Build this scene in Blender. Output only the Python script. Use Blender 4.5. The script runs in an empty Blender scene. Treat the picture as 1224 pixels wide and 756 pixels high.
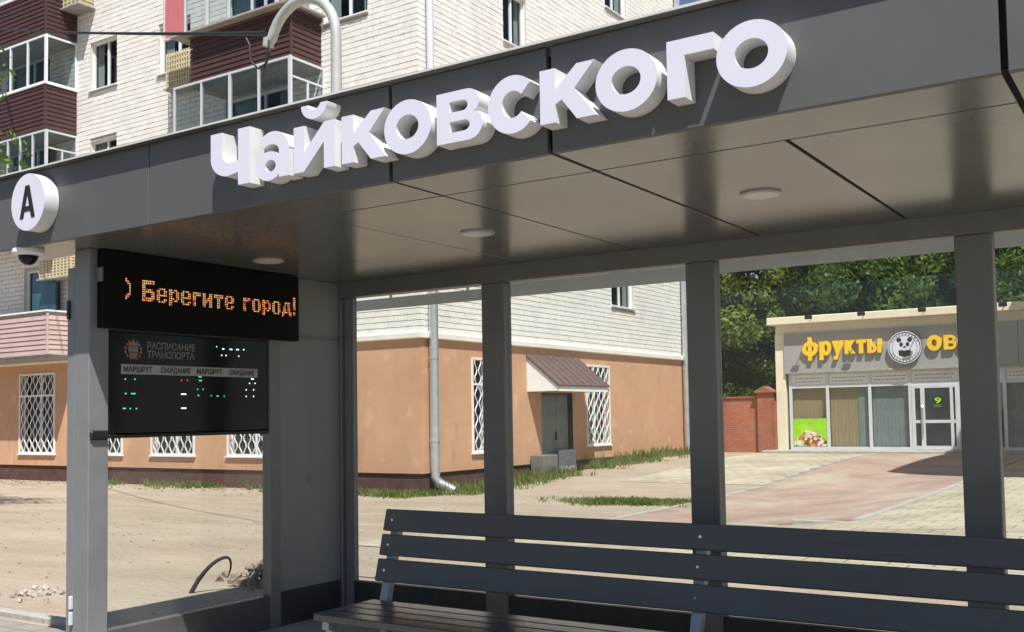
import bpy, bmesh, math, random
from mathutils import Vector, Matrix
random.seed(7)
scene = bpy.context.scene
col = scene.collection
PI = math.pi

# ------------------------------------------------------------------ camera
CAM = Vector((0.0, 0.0, 1.45))
yaw, pit, rol = 0.579350, 0.051582, -0.016016
fw = Vector((-math.sin(yaw)*math.cos(pit), math.cos(yaw)*math.cos(pit), math.sin(pit)))
r0 = Vector((math.cos(yaw), math.sin(yaw), 0)); u0 = r0.cross(fw)
rr = math.cos(rol)*r0 + math.sin(rol)*u0; uu = -math.sin(rol)*r0 + math.cos(rol)*u0
cd = bpy.data.cameras.new('camera'); cam = bpy.data.objects.new('camera', cd); col.objects.link(cam)
M4 = Matrix((rr, uu, -fw)).transposed().to_4x4(); M4.translation = CAM
cam.matrix_world = M4
cd.sensor_fit = 'HORIZONTAL'; cd.sensor_width = 36.0; cd.lens = 36.0*1229.55/1224
cd.shift_y = 55.1/1224; cd.clip_start = 0.05; cd.clip_end = 3000
scene.camera = cam

# ------------------------------------------------------------------ sky, sun, exposure
SUN = Vector((0.43, -0.41, 1.0)).normalized()
w = bpy.data.worlds.new('World'); scene.world = w; w.use_nodes = True
nt = w.node_tree; bg = nt.nodes['Background']
sky = nt.nodes.new('ShaderNodeTexSky'); sky.sky_type = 'NISHITA'; sky.sun_disc = False
sky.sun_elevation = math.asin(SUN.z); sky.sun_rotation = math.atan2(SUN.x, SUN.y)
sky.air_density = 1.0; sky.dust_density = 0.6; sky.ozone_density = 1.5
nt.links.new(sky.outputs[0], bg.inputs[0]); bg.inputs[1].default_value = 0.07
sl = bpy.data.lights.new('sun', 'SUN'); sl.energy = 5.0; sl.angle = math.radians(0.53); sl.color = (1.0, 0.965, 0.91)
so = bpy.data.objects.new('sun', sl); col.objects.link(so)
so.rotation_euler = (-SUN).to_track_quat('-Z', 'Y').to_euler(); so.location = SUN*60
scene.view_settings.view_transform = 'Standard'; scene.view_settings.look = 'None'
scene.view_settings.exposure = 0.45; scene.view_settings.gamma = 1.0
scene.view_settings.use_curve_mapping = False
scene.cycles.use_denoising = True
scene.cycles.max_bounces = 10; scene.cycles.transparent_max_bounces = 24
scene.cycles.sample_clamp_indirect = 6.0

# ------------------------------------------------------------------ materials
def mat(name, color, rough=0.6, metal=0.0, spec=0.5, var=0.12, scale=3.0, bump=0.0, bscale=30.0, stretch=(1,1,1),
        color2=None, emit=0.0, coat=0.0, rvar=0.0, detail=5.0):
    m = bpy.data.materials.new(name); m.use_nodes = True
    t = m.node_tree; b = t.nodes['Principled BSDF']
    b.inputs['Roughness'].default_value = rough; b.inputs['Metallic'].default_value = metal
    b.inputs['Specular IOR Level'].default_value = spec; b.inputs['Coat Weight'].default_value = coat
    c = tuple(color)+(1,)
    if emit > 0:
        b.inputs['Emission Color'].default_value = c; b.inputs['Emission Strength'].default_value = emit
    if var > 0 or bump > 0 or color2:
        geo = t.nodes.new('ShaderNodeNewGeometry'); mp = t.nodes.new('ShaderNodeMapping'); mp.inputs['Scale'].default_value = stretch
        t.links.new(geo.outputs['Position'], mp.inputs['Vector'])
    if var > 0 or color2:
        n = t.nodes.new('ShaderNodeTexNoise'); n.inputs['Scale'].default_value = scale; n.inputs['Detail'].default_value = detail
        n.inputs['Roughness'].default_value = 0.65
        t.links.new(mp.outputs[0], n.inputs['Vector'])
        rp = t.nodes.new('ShaderNodeValToRGB'); rp.color_ramp.elements[0].position = 0.3; rp.color_ramp.elements[1].position = 0.7
        if color2: lo, hi = tuple(color2)+(1,), c
        else:
            lo = tuple(x*(1-var) for x in color)+(1,); hi = tuple(min(1, x*(1+var)) for x in color)+(1,)
        rp.color_ramp.elements[0].color = lo; rp.color_ramp.elements[1].color = hi
        t.links.new(n.outputs['Fac'], rp.inputs[0]); t.links.new(rp.outputs[0], b.inputs['Base Color'])
        if rvar > 0:
            mr = t.nodes.new('ShaderNodeMapRange'); mr.inputs['From Min'].default_value = .3; mr.inputs['From Max'].default_value = .7
            mr.inputs['To Min'].default_value = max(0, rough-rvar); mr.inputs['To Max'].default_value = min(1, rough+rvar)
            t.links.new(n.outputs['Fac'], mr.inputs['Value']); t.links.new(mr.outputs[0], b.inputs['Roughness'])
    else:
        b.inputs['Base Color'].default_value = c
    if bump > 0:
        n2 = t.nodes.new('ShaderNodeTexNoise'); n2.inputs['Scale'].default_value = bscale; n2.inputs['Detail'].default_value = 6
        t.links.new(mp.outputs[0], n2.inputs['Vector'])
        bp = t.nodes.new('ShaderNodeBump'); bp.inputs['Strength'].default_value = bump; bp.inputs['Distance'].default_value = 0.03
        t.links.new(n2.outputs['Fac'], bp.inputs['Height']); t.links.new(bp.outputs[0], b.inputs['Normal'])
    return m

def glass_mat(name, tint=(0.96, 0.98, 0.97), refl=0.025, smudge=0.0):
    # thin architectural glass: clear transmission plus a Fresnel-weighted mirror reflection and a faint dust film
    m = bpy.data.materials.new(name); m.use_nodes = True; t = m.node_tree
    for n in list(t.nodes): t.nodes.remove(n)
    out = t.nodes.new('ShaderNodeOutputMaterial'); tr = t.nodes.new('ShaderNodeBsdfTransparent'); tr.inputs[0].default_value = tint+(1,)
    gl = t.nodes.new('ShaderNodeBsdfGlossy'); gl.inputs['Roughness'].default_value = 0.01
    # Schlick reflectance from the angle to the surface, the same on both faces of the thin pane
    g0 = t.nodes.new('ShaderNodeNewGeometry'); dt = t.nodes.new('ShaderNodeVectorMath'); dt.operation = 'DOT_PRODUCT'
    t.links.new(g0.outputs['Normal'], dt.inputs[0]); t.links.new(g0.outputs['Incoming'], dt.inputs[1])
    def mth(op, a, b=None):
        q = t.nodes.new('ShaderNodeMath'); q.operation = op
        for i, v in enumerate((a, b)):
            if v is None: continue
            if isinstance(v, (int, float)): q.inputs[i].default_value = v
            else: t.links.new(v, q.inputs[i])
        return q.outputs[0]
    fr = mth('ADD', mth('MULTIPLY', mth('POWER', mth('SUBTRACT', 1.0, mth('ABSOLUTE', dt.outputs['Value'])), 5.0), .75), refl)
    mx = t.nodes.new('ShaderNodeMixShader')
    t.links.new(fr, mx.inputs[0]); t.links.new(tr.outputs[0], mx.inputs[1]); t.links.new(gl.outputs[0], mx.inputs[2])
    last = mx
    if smudge > 0:
        df = t.nodes.new('ShaderNodeBsdfDiffuse'); df.inputs[0].default_value = (.7, .68, .62, 1)
        geo = t.nodes.new('ShaderNodeNewGeometry'); n = t.nodes.new('ShaderNodeTexNoise'); n.inputs['Scale'].default_value = 2.2; n.inputs['Detail'].default_value = 8
        mr = t.nodes.new('ShaderNodeMapRange'); mr.inputs['From Min'].default_value = .45; mr.inputs['From Max'].default_value = .8
        mr.inputs['To Min'].default_value = smudge*.25; mr.inputs['To Max'].default_value = smudge
        t.links.new(geo.outputs['Position'], n.inputs['Vector']); t.links.new(n.outputs['Fac'], mr.inputs['Value'])
        m2 = t.nodes.new('ShaderNodeMixShader'); t.links.new(mr.outputs[0], m2.inputs[0]); t.links.new(mx.outputs[0], m2.inputs[1]); t.links.new(df.outputs[0], m2.inputs[2])
        last = m2
    t.links.new(last.outputs[0], out.inputs[0])
    return m

def leaf_mat(name, c1, c2, scale=1.2):
    m = bpy.data.materials.new(name); m.use_nodes = True; t = m.node_tree
    for n in list(t.nodes): t.nodes.remove(n)
    out = t.nodes.new('ShaderNodeOutputMaterial'); df = t.nodes.new('ShaderNodeBsdfPrincipled'); tl = t.nodes.new('ShaderNodeBsdfTranslucent')
    df.inputs['Roughness'].default_value = 0.5; df.inputs['Specular IOR Level'].default_value = .35
    geo = t.nodes.new('ShaderNodeNewGeometry'); n = t.nodes.new('ShaderNodeTexNoise'); n.inputs['Scale'].default_value = scale; n.inputs['Detail'].default_value = 6
    rp = t.nodes.new('ShaderNodeValToRGB'); rp.color_ramp.elements[0].color = c1+(1,); rp.color_ramp.elements[1].color = c2+(1,)
    rp.color_ramp.elements[0].position = .32; rp.color_ramp.elements[1].position = .68
    t.links.new(geo.outputs['Position'], n.inputs['Vector']); t.links.new(n.outputs['Fac'], rp.inputs[0])
    t.links.new(rp.outputs[0], df.inputs['Base Color']); t.links.new(rp.outputs[0], tl.inputs[0])
    mx = t.nodes.new('ShaderNodeMixShader'); mx.inputs[0].default_value = .42
    t.links.new(df.outputs[0], mx.inputs[1]); t.links.new(tl.outputs[0], mx.inputs[2]); t.links.new(mx.outputs[0], out.inputs[0])
    return m

def pave_mat(name, c1, c2, mortar, bw=0.2, bh=0.1, upright=False):
    m = bpy.data.materials.new(name); m.use_nodes = True; t = m.node_tree; b = t.nodes['Principled BSDF']
    b.inputs['Roughness'].default_value = 0.85; b.inputs['Specular IOR Level'].default_value = .25
    geo = t.nodes.new('ShaderNodeNewGeometry')
    br = t.nodes.new('ShaderNodeTexBrick'); br.inputs['Scale'].default_value = 1.0
    br.inputs['Brick Width'].default_value = bw; br.inputs['Row Height'].default_value = bh; br.inputs['Mortar Size'].default_value = 0.006 if bw < .35 else .012
    br.inputs['Color1'].default_value = c1+(1,); br.inputs['Color2'].default_value = c2+(1,); br.inputs['Mortar'].default_value = mortar+(1,)
    pos = geo.outputs['Position']
    if upright:
        sx = t.nodes.new('ShaderNodeSeparateXYZ'); cx = t.nodes.new('ShaderNodeCombineXYZ'); t.links.new(pos, sx.inputs[0])
        t.links.new(sx.outputs[0], cx.inputs[0]); t.links.new(sx.outputs[2], cx.inputs[1]); pos = cx.outputs[0]
    t.links.new(pos, br.inputs['Vector'])
    n = t.nodes.new('ShaderNodeTexNoise'); n.inputs['Scale'].default_value = .55; n.inputs['Detail'].default_value = 8; n.inputs['Roughness'].default_value = .7
    t.links.new(geo.outputs['Position'], n.inputs['Vector'])
    rp = t.nodes.new('ShaderNodeValToRGB'); rp.color_ramp.elements[0].color = (.72, .70, .66, 1); rp.color_ramp.elements[1].color = (1.12, 1.12, 1.1, 1)
    rp.color_ramp.elements[0].position = .35; rp.color_ramp.elements[1].position = .65
    t.links.new(n.outputs['Fac'], rp.inputs[0])
    mx = t.nodes.new('ShaderNodeMix'); mx.data_type = 'RGBA'; mx.blend_type = 'MULTIPLY'; mx.inputs[0].default_value = 1.0
    t.links.new(br.outputs['Color'], mx.inputs[6]); t.links.new(rp.outputs[0], mx.inputs[7]); t.links.new(mx.outputs[2], b.inputs['Base Color'])
    bp = t.nodes.new('ShaderNodeBump'); bp.inputs['Strength'].default_value = .5; bp.inputs['Distance'].default_value = .01; bp.invert = True
    t.links.new(br.outputs['Fac'], bp.inputs['Height']); t.links.new(bp.outputs[0], b.inputs['Normal'])
    return m

def grit(m, color, scale, lo, hi, amount=1.0, stretch=(1, 1, 1)):
    # lays a further noise-shaped layer of colour (pebbles, dust, stains) over the base colour
    t = m.node_tree; b = t.nodes['Principled BSDF']; old = b.inputs['Base Color'].links[0].from_socket
    geo = t.nodes.new('ShaderNodeNewGeometry'); mp = t.nodes.new('ShaderNodeMapping'); mp.inputs['Scale'].default_value = stretch
    n = t.nodes.new('ShaderNodeTexNoise'); n.inputs['Scale'].default_value = scale; n.inputs['Detail'].default_value = 6; n.inputs['Roughness'].default_value = .6
    mr = t.nodes.new('ShaderNodeMapRange'); mr.inputs['From Min'].default_value = lo; mr.inputs['From Max'].default_value = hi; mr.inputs['To Max'].default_value = amount
    mx = t.nodes.new('ShaderNodeMix'); mx.data_type = 'RGBA'; mx.inputs[7].default_value = tuple(color)+(1,)
    t.links.new(geo.outputs['Position'], mp.inputs[0]); t.links.new(mp.outputs[0], n.inputs['Vector']); t.links.new(n.outputs['Fac'], mr.inputs['Value'])
    t.links.new(mr.outputs[0], mx.inputs[0]); t.links.new(old, mx.inputs[6]); t.links.new(mx.outputs[2], b.inputs['Base Color'])
M = {}
M['fascia'] = mat('graphite_panel', (.128, .130, .128), .52, .35, .3, .06, 1.5, rvar=.05)
grit(M['fascia'], (.17, .168, .16), 2.2, .60, .78, .5, (1, 1, .25)); grit(M['fascia'], (.24, .235, .22), 60.0, .70, .76, .35)
M['soffit'] = mat('graphite_soffit', (.125, .122, .115), .22, .0, .7, .05, 1.2, rvar=.04)
M['post'] = mat('grey_powder_coat', (.205, .212, .218), .42, .1, .5, .07, 5, rvar=.06)
grit(M['post'], (.30, .295, .28), 45.0, .69, .75, .5); grit(M['post'], (.14, .14, .138), 3.0, .56, .75, .5, (1, 1, .2))
M['postdark'] = mat('dark_frame_paint', (.175, .174, .168), .45, .1, .5, .08, 5)
M['wallpanel'] = mat('grey_wall_panel', (.235, .238, .234), .5, 0, .4, .08, 2.5, stretch=(1, 1, .3))
M['kick'] = mat('kick_panel_paint', (.045, .045, .045), .5, 0, .4, .25, 6, stretch=(1, 1, .5))
M['kick2'] = mat('end_kick_paint', (.085, .085, .083), .5, 0, .4, .2, 6)
M['gap'] = mat('joint_black', (.008, .008, .008), .8, var=0)
M['acryl'] = mat('white_acrylic', (.69, .685, .79), .35, 0, .4, .015, 6)
M['acryl_side'] = mat('white_side', (.74, .735, .74), .45, 0, .4, .09, 9, stretch=(1, 1, .3))
M['black'] = mat('matt_black', (.01, .01, .01), .45, var=0)
M['blackgloss'] = mat('display_black', (.004, .005, .006), .14, 0, .32, var=0)
M['ledbox'] = mat('led_board_black', (.005, .005, .005), .6, 0, .12, var=0)
M['amber'] = mat('led_amber', (1.0, .42, .13), .5, var=0, emit=.65)
M['amber2'] = mat('led_yellow', (1.0, .60, .27), .5, var=0, emit=.7)
M['red'] = mat('led_red', (1.0, .06, .04), .5, var=0, emit=.5)
M['green'] = mat('led_green', (.1, .9, .35), .5, var=0, emit=.5)
M['ledwhite'] = mat('led_white', (.75, .95, 1.0), .5, var=0, emit=1.0)
M['print'] = mat('grey_print', (.20, .20, .195), .6, var=.1, scale=20)
M['printband'] = mat('light_print_band', (.36, .36, .35), .6, var=.05)
M['crest'] = mat('crest_print', (.30, .16, .10), .6, var=.2, scale=25)
M['slat'] = mat('bench_slat_paint', (.088, .091, .095), .45, 0, .45, .16, 4, bump=.06, bscale=60, stretch=(.15, 1, 1))
grit(M['slat'], (.14, .143, .145), 9.0, .60, .80, .5, (.12, 1, 2.2)); grit(M['slat'], (.045, .048, .052), 14.0, .60, .75, .6, (.10, 1, 2.5))
M['seatslat'] = mat('bench_seat_paint', (.062, .062, .062), .27, 0, .6, .14, 4, bump=.05, bscale=60, stretch=(.15, 1, 1), rvar=.05)
M['steel'] = mat('bench_steel', (.30, .33, .36), .4, .5, .5, .12, 8)
M['bolt'] = mat('bolt_zinc', (.75, .75, .75), .3, .8, .5, 0)
M['white'] = mat('white_paint', (.80, .80, .79), .5, 0, .5, .05, 3)
grit(M['acryl_side'], (.52, .50, .46), 3.5, .60, .80, .5, (1, 1, .5))
M['pvc'] = mat('white_window_frame', (.78, .79, .80), .4, 0, .5, .04, 3)
M['greyframe'] = mat('grey_window_frame', (.62, .64, .66), .4, .1, .5, .06, 3)
M['lens'] = mat('lamp_lens', (.62, .61, .58), .35, 0, .5, .03, 20)
M['ring'] = mat('lamp_ring', (.45, .44, .41), .35, .2, .5, .05, 20)
M['glass'] = glass_mat('shelter_glass', (.95, .97, .96), smudge=.05)
M['winglass'] = glass_mat('window_glass', (.80, .85, .86))
M['darkglass'] = mat('dark_window_glass', (.022, .030, .036), .05, 0, .6, .6, .8)
M['blueglass'] = mat('blue_window_glass', (.035, .10, .15), .06, 0, .6, .3, .8)
M['brick'] = mat('cream_brick', (.85, .83, .785), .85, 0, .2, .0, 2.2, color2=(.73, .71, .665), bump=.25, bscale=25)
grit(M['brick'], (.58, .54, .48), 7.0, .60, .72, .5); grit(M['brick'], (.52, .47, .41), .9, .58, .75, .35, (1, 1, .5))
M['mortar'] = mat('brick_mortar', (.45, .43, .40), .95, 0, .1, .15, 4)
M['orange'] = mat('orange_render', (.61, .365, .225), .9, 0, .15, .0, .7, color2=(.52, .30, .185), bump=.25, bscale=45, detail=9)
grit(M['orange'], (.70, .45, .31), 1.6, .58, .66, .5); grit(M['orange'], (.36, .22, .15), 3.0, .60, .70, .5, (1, 1, .25)); grit(M['orange'], (.36, .25, .19), 14.0, .70, .76, .6)
M['plinth'] = mat('plinth_paint', (.11, .06, .052), .85, 0, .2, .25, 3, bump=.2, bscale=20)
M['cornice'] = mat('cornice_white', (.78, .75, .68), .8, 0, .2, .06, 2)
M['brown'] = mat('brown_siding', (.072, .034, .031), .5, 0, .4, .14, 2)
M['pinksiding'] = mat('pale_pink_siding', (.50, .37, .35), .6, 0, .3, .1, 2)
M['rosepanel'] = mat('rose_panel', (.55, .17, .18), .6, 0, .3, .1, 5, stretch=(4, 1, .3))
M['concrete'] = mat('old_concrete', (.36, .34, .31), .9, 0, .2, .2, 5, bump=.3, bscale=30)
M['zinc'] = mat('galvanised_pipe', (.62, .64, .66), .32, .75, .5, .12, 4)
M['pipewhite'] = mat('painted_pipe', (.66, .69, .74), .45, .1, .5, .06, 4)
M['lamppaint'] = mat('lamp_post_paint', (.52, .53, .51), .4, .2, .5, .08, 4)
M['cable'] = mat('black_cable', (.02, .02, .022), .6, var=0)
M['door'] = mat('door_grey_paint', (.16, .20, .21), .5, .1, .4, .15, 3)
M['doorstep'] = mat('pale_blue_panel', (.33, .39, .43), .6, 0, .4, .2, 4)
M['brownroof'] = mat('brown_roofing', (.125, .085, .077), .7, 0, .3, .22, 5)
M['acbox'] = mat('cream_enclosure', (.60, .53, .36), .7, 0, .3, .14, 6)
M['curtain'] = mat('curtain', (.50, .48, .45), .9, 0, .1, .15, 6, stretch=(6, 1, .3))
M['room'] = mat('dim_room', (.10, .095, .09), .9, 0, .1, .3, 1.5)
M['cream'] = mat('cream_cladding', (.76, .69, .53), .65, 0, .3, .05, 2)
M['shopgrey'] = mat('shop_band_grey', (.33, .325, .32), .6, 0, .3, .04, 2)
M['yellow'] = mat('yellow_letters', (.86, .55, .02), .45, 0, .4, .05, 5)
M['posterlime'] = mat('poster_lime', (.30, .62, .02), .55, 0, .3, .25, 1.5)
M['fruit'] = mat('poster_fruit', (.78, .62, .5), .55, 0, .3, 0, 9, color2=(.24, .045, .03), detail=3)
M['blind'] = mat('amber_blind', (.72, .47, .26), .7, 0, .3, .12, 4, stretch=(5, 1, .2))
M['greyblind'] = mat('grey_blind', (.42, .43, .40), .7, 0, .3, .12, 4, stretch=(5, 1, .2))
M['redbrick'] = pave_mat('red_brick', (.42, .135, .075), (.36, .11, .065), (.36, .24, .19), .26, .077, True)
M['bark'] = mat('bark', (.10, .08, .06), .9, 0, .1, .3, 6, bump=.5, bscale=15)
M['leaf'] = leaf_mat('leaf_green', (.042, .10, .02), (.17, .27, .05), .7)
M['leafdark'] = leaf_mat('leaf_dark', (.026, .066, .018), (.12, .205, .045), .7)
M['leafyellow'] = leaf_mat('leaf_light', (.075, .13, .02), (.25, .30, .05), .8)
M['grass'] = leaf_mat('grass_blade', (.10, .17, .035), (.30, .31, .11), 1.6)
M['dirt'] = mat('dry_dirt', (.405, .335, .26), .95, 0, .1, 0, .8, color2=(.29, .23, .175), bump=.9, bscale=11, stretch=(.6, 1.5, 1), detail=12)
grit(M['dirt'], (.55, .48, .39), 34.0, .58, .70); grit(M['dirt'], (.16, .125, .09), 21.0, .62, .72); grit(M['dirt'], (.43, .375, .31), .35, .50, .75, .6)
M['plaza'] = pave_mat('plaza_paving', (.47, .42, .335), (.425, .375, .295), (.23, .20, .155), .40, .40)
grit(M['plaza'], (.50, .44, .34), .7, .48, .72, .7); grit(M['plaza'], (.22, .19, .15), 16.0, .63, .74, .7)
M['pink'] = pave_mat('pink_paving', (.43, .31, .265), (.39, .275, .235), (.27, .20, .17), .20, .10)
grit(M['pink'], (.46, .40, .31), .55, .46, .66, .75, (1, .6, 1)); grit(M['pink'], (.22, .15, .12), 16.0, .63, .74, .6)
M['asphalt'] = mat('asphalt', (.055, .055, .056), .9, 0, .2, .2, 5, bump=.3, bscale=80)
M['walk'] = pave_mat('pavement_slabs', (.315, .295, .265), (.285, .265, .24), (.18, .165, .145), .30, .15)
M['kerb'] = mat('kerb_concrete', (.38, .36, .33), .9, 0, .2, .15, 5, bump=.3, bscale=30)
M['rubble'] = mat('rubble', (.27, .215, .165), .95, 0, .1, .3, 9, bump=.5, bscale=20)
M['rubblewhite'] = mat('pale_rubble', (.42, .385, .34), .95, 0, .1, .2, 9, bump=.4, bscale=20)
M['stone'] = mat('loose_stone', (.33, .27, .20), .95, 0, .1, .3, 9)
M['rust'] = mat('dark_hose', (.045, .035, .03), .7, 0, .3, .2, 8)
M['render'] = mat('pale_render', (.55, .50, .42), .9, 0, .2, .08, 1.5)

# ------------------------------------------------------------------ object helpers
WL = {}
def link(o, parent=None):
    col.objects.link(o)
    WL[o] = Vector(o.location)
    if parent is not None:
        o.parent = parent; o.matrix_parent_inverse = Matrix.Translation(-WL[parent])
    return o
def tag(o, label=None, cat=None, group=None, kind=None):
    if label: o['label'] = label
    if cat: o['category'] = cat
    if group: o['group'] = group
    if kind: o['kind'] = kind
    return o
def empty(name, loc, label=None, cat=None, group=None):
    o = bpy.data.objects.new(name, None); o.location = loc; o.empty_display_size = .2
    return tag(link(o), label, cat, group)
CACHE = {}
def box_mesh(sx, sy, sz, m, bev):
    k = (round(sx, 4), round(sy, 4), round(sz, 4), m, bev)
    if k in CACHE: return CACHE[k]
    bm = bmesh.new(); bmesh.ops.create_cube(bm, size=1.0)
    bmesh.ops.scale(bm, vec=(sx, sy, sz), verts=bm.verts)
    if bev > 0:
        bmesh.ops.bevel(bm, geom=list(bm.edges), offset=min(bev, min(sx, sy, sz)*.45), segments=1, affect='EDGES')
    me = bpy.data.meshes.new('box'); bm.to_mesh(me); bm.free(); me.materials.append(M[m]); CACHE[k] = me
    return me
def box(name, x0, x1, y0, y1, z0, z1, m, parent=None, bev=0.0, rot=None):
    o = bpy.data.objects.new(name, box_mesh(abs(x1-x0), abs(y1-y0), abs(z1-z0), m, bev))
    o.location = ((x0+x1)/2, (y0+y1)/2, (z0+z1)/2)
    if rot: o.rotation_euler = rot
    return link(o, parent)
def mesh(name, verts, faces, mats, parent=None, fm=None, loc=(0, 0, 0), smooth=False):
    me = bpy.data.meshes.new(name); L = Vector(loc)
    me.from_pydata([tuple(Vector(v)-L) for v in verts], [], faces)
    if isinstance(mats, str): mats = [mats]
    for k in mats: me.materials.append(M[k])
    if fm: me.polygons.foreach_set('material_index', fm)
    if smooth: me.polygons.foreach_set('use_smooth', [True]*len(me.polygons))
    me.validate(); me.update()
    o = bpy.data.objects.new(name, me); o.location = loc
    return link(o, parent)
class MB:
    def __init__(s): s.v = []; s.f = []; s.m = []
    def box(s, x0, x1, y0, y1, z0, z1, mi=0):
        n = len(s.v)
        s.v += [(x0,y0,z0),(x1,y0,z0),(x1,y1,z0),(x0,y1,z0),(x0,y0,z1),(x1,y0,z1),(x1,y1,z1),(x0,y1,z1)]
        s.f += [(n,n+3,n+2,n+1),(n+4,n+5,n+6,n+7),(n,n+1,n+5,n+4),(n+1,n+2,n+6,n+5),(n+2,n+3,n+7,n+6),(n+3,n,n+4,n+7)]; s.m += [mi]*6
    def quad(s, a, b, c, d, mi=0):
        n = len(s.v); s.v += [a, b, c, d]; s.f.append((n, n+1, n+2, n+3)); s.m.append(mi)
    def poly(s, pts, mi=0):
        n = len(s.v); s.v += list(pts); s.f.append(tuple(range(n, n+len(pts)))); s.m.append(mi)
    def prism(s, pts, off, mi=0):
        # pts: polygon in 3D, extruded by vector off
        n = len(s.v); k = len(pts); off = Vector(off)
        s.v += [tuple(p) for p in pts] + [tuple(Vector(p)+off) for p in pts]
        s.f.append(tuple(range(n+k-1, n-1, -1))); s.f.append(tuple(range(n+k, n+2*k))); s.m += [mi, mi]
        for i in range(k):
            j = (i+1) % k; s.f.append((n+i, n+j, n+k+j, n+k+i)); s.m.append(mi)
    def tube(s, pts, r, seg=8, mi=0, caps=True):
        pts = [Vector(p) for p in pts]; n0 = len(s.v); rs = r if isinstance(r, (list, tuple)) else [r]*len(pts)
        up = None
        for i, p in enumerate(pts):
            d = (pts[min(i+1, len(pts)-1)]-pts[max(i-1, 0)]).normalized()
            if up is None:
                up = d.orthogonal().normalized()
            else:
                up = (up-d*up.dot(d)); up = up.normalized() if up.length > 1e-6 else d.orthogonal().normalized()
            q = d.cross(up)
            for k in range(seg):
                a = 2*PI*k/seg; s.v.append(tuple(p+(up*math.cos(a)+q*math.sin(a))*rs[i]))
        for i in range(len(pts)-1):
            for k in range(seg):
                a = n0+i*seg+k; b = n0+i*seg+(k+1) % seg
                s.f.append((a, b, b+seg, a+seg)); s.m.append(mi)
        if caps:
            s.f.append(tuple(range(n0+seg-1, n0-1, -1))); s.m.append(mi)
            e = n0+(len(pts)-1)*seg; s.f.append(tuple(range(e, e+seg))); s.m.append(mi)
    def build(s, name, mats, parent=None, loc=(0, 0, 0), smooth=False):
        return mesh(name, s.v, s.f, mats, parent, s.m, loc, smooth)
def smooth_by_angle(o, ang=40):
    me = o.data; bm = bmesh.new(); bm.from_mesh(me)
    for f in bm.faces: f.smooth = True
    for e in bm.edges:
        e.smooth = (len(e.link_faces) == 2 and e.calc_face_angle(9) < math.radians(ang))
    bm.to_mesh(me); bm.free(); return o

def curve_solid(name, loops, depth, mats, place, parent=None, bevel=0.0, side_split=True):
    """loops of (u,v) -> a solid; place = 3x4 matrix taking (u,v,w) to world; w from 0 (back) to depth (front)"""
    cu = bpy.data.curves.new(name, 'CURVE'); cu.dimensions = '2D'; cu.fill_mode = 'BOTH'; cu.extrude = depth/2; cu.bevel_depth = bevel; cu.bevel_resolution = 1
    for L in loops:
        sp = cu.splines.new('POLY'); sp.points.add(len(L)-1)
        for p, q in zip(sp.points, L): p.co = (q[0], q[1], 0, 1)
        sp.use_cyclic_u = True
    t = bpy.data.objects.new('t', cu); col.objects.link(t)
    dg = bpy.context.evaluated_depsgraph_get(); me = bpy.data.meshes.new_from_object(t.evaluated_get(dg))
    bpy.data.objects.remove(t); bpy.data.curves.remove(cu)
    me.materials.clear()
    for k in mats: me.materials.append(M[k])
    for p in me.polygons: p.material_index = 0 if (p.normal.z > .9 or len(mats) == 1) else 1
    me.transform(Matrix.Translation((0, 0, depth/2))); me.transform(place)
    c = sum((Vector(b) for b in [v.co for v in me.vertices]), Vector())/max(1, len(me.vertices))
    me.transform(Matrix.Translation(-c))
    o = bpy.data.objects.new(name, me); o.location = c
    return link(o, parent)
def text_mesh(name, s, x, y, size, place, m, parent=None, depth=0.004, bold=0.0, width=None, align='LEFT'):
    cu = bpy.data.curves.new(name, 'FONT'); cu.body = s; cu.size = size; cu.extrude = depth/2; cu.offset = bold; cu.align_x = align
    cu.resolution_u = 3
    t = bpy.data.objects.new('t', cu); col.objects.link(t); bpy.context.view_layer.update()
    dg = bpy.context.evaluated_depsgraph_get(); me = bpy.data.meshes.new_from_object(t.evaluated_get(dg))
    bpy.data.objects.remove(t); bpy.data.curves.remove(cu)
    xs = [v.co.x for v in me.vertices]; k = 1.0
    if width: k = width/(max(xs)-min(xs))
    x0 = min(xs) if align == 'LEFT' else 0
    me.transform(Matrix.Translation((x, y, depth/2)) @ Matrix.Diagonal((k, 1, 1, 1)) @ Matrix.Translation((-x0, 0, 0))); me.transform(place)
    me.materials.clear(); me.materials.append(M[m])
    for p in me.polygons: p.material_index = 0
    o = bpy.data.objects.new(name, me); return link(o, parent)
def basis(u, v, wv, org):
    m = Matrix((Vector(u), Vector(v), Vector(wv))).transposed().to_4x4(); m.translation = Vector(org); return m
FRONT = lambda y: basis((1, 0, 0), (0, 0, 1), (0, -1, 0), (0, y, 0))       # faces -y: u = x, v = z
EAST = lambda x: basis((0, 1, 0), (0, 0, 1), (1, 0, 0), (x, 0, 0))         # faces +x: u = y, v = z

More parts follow.
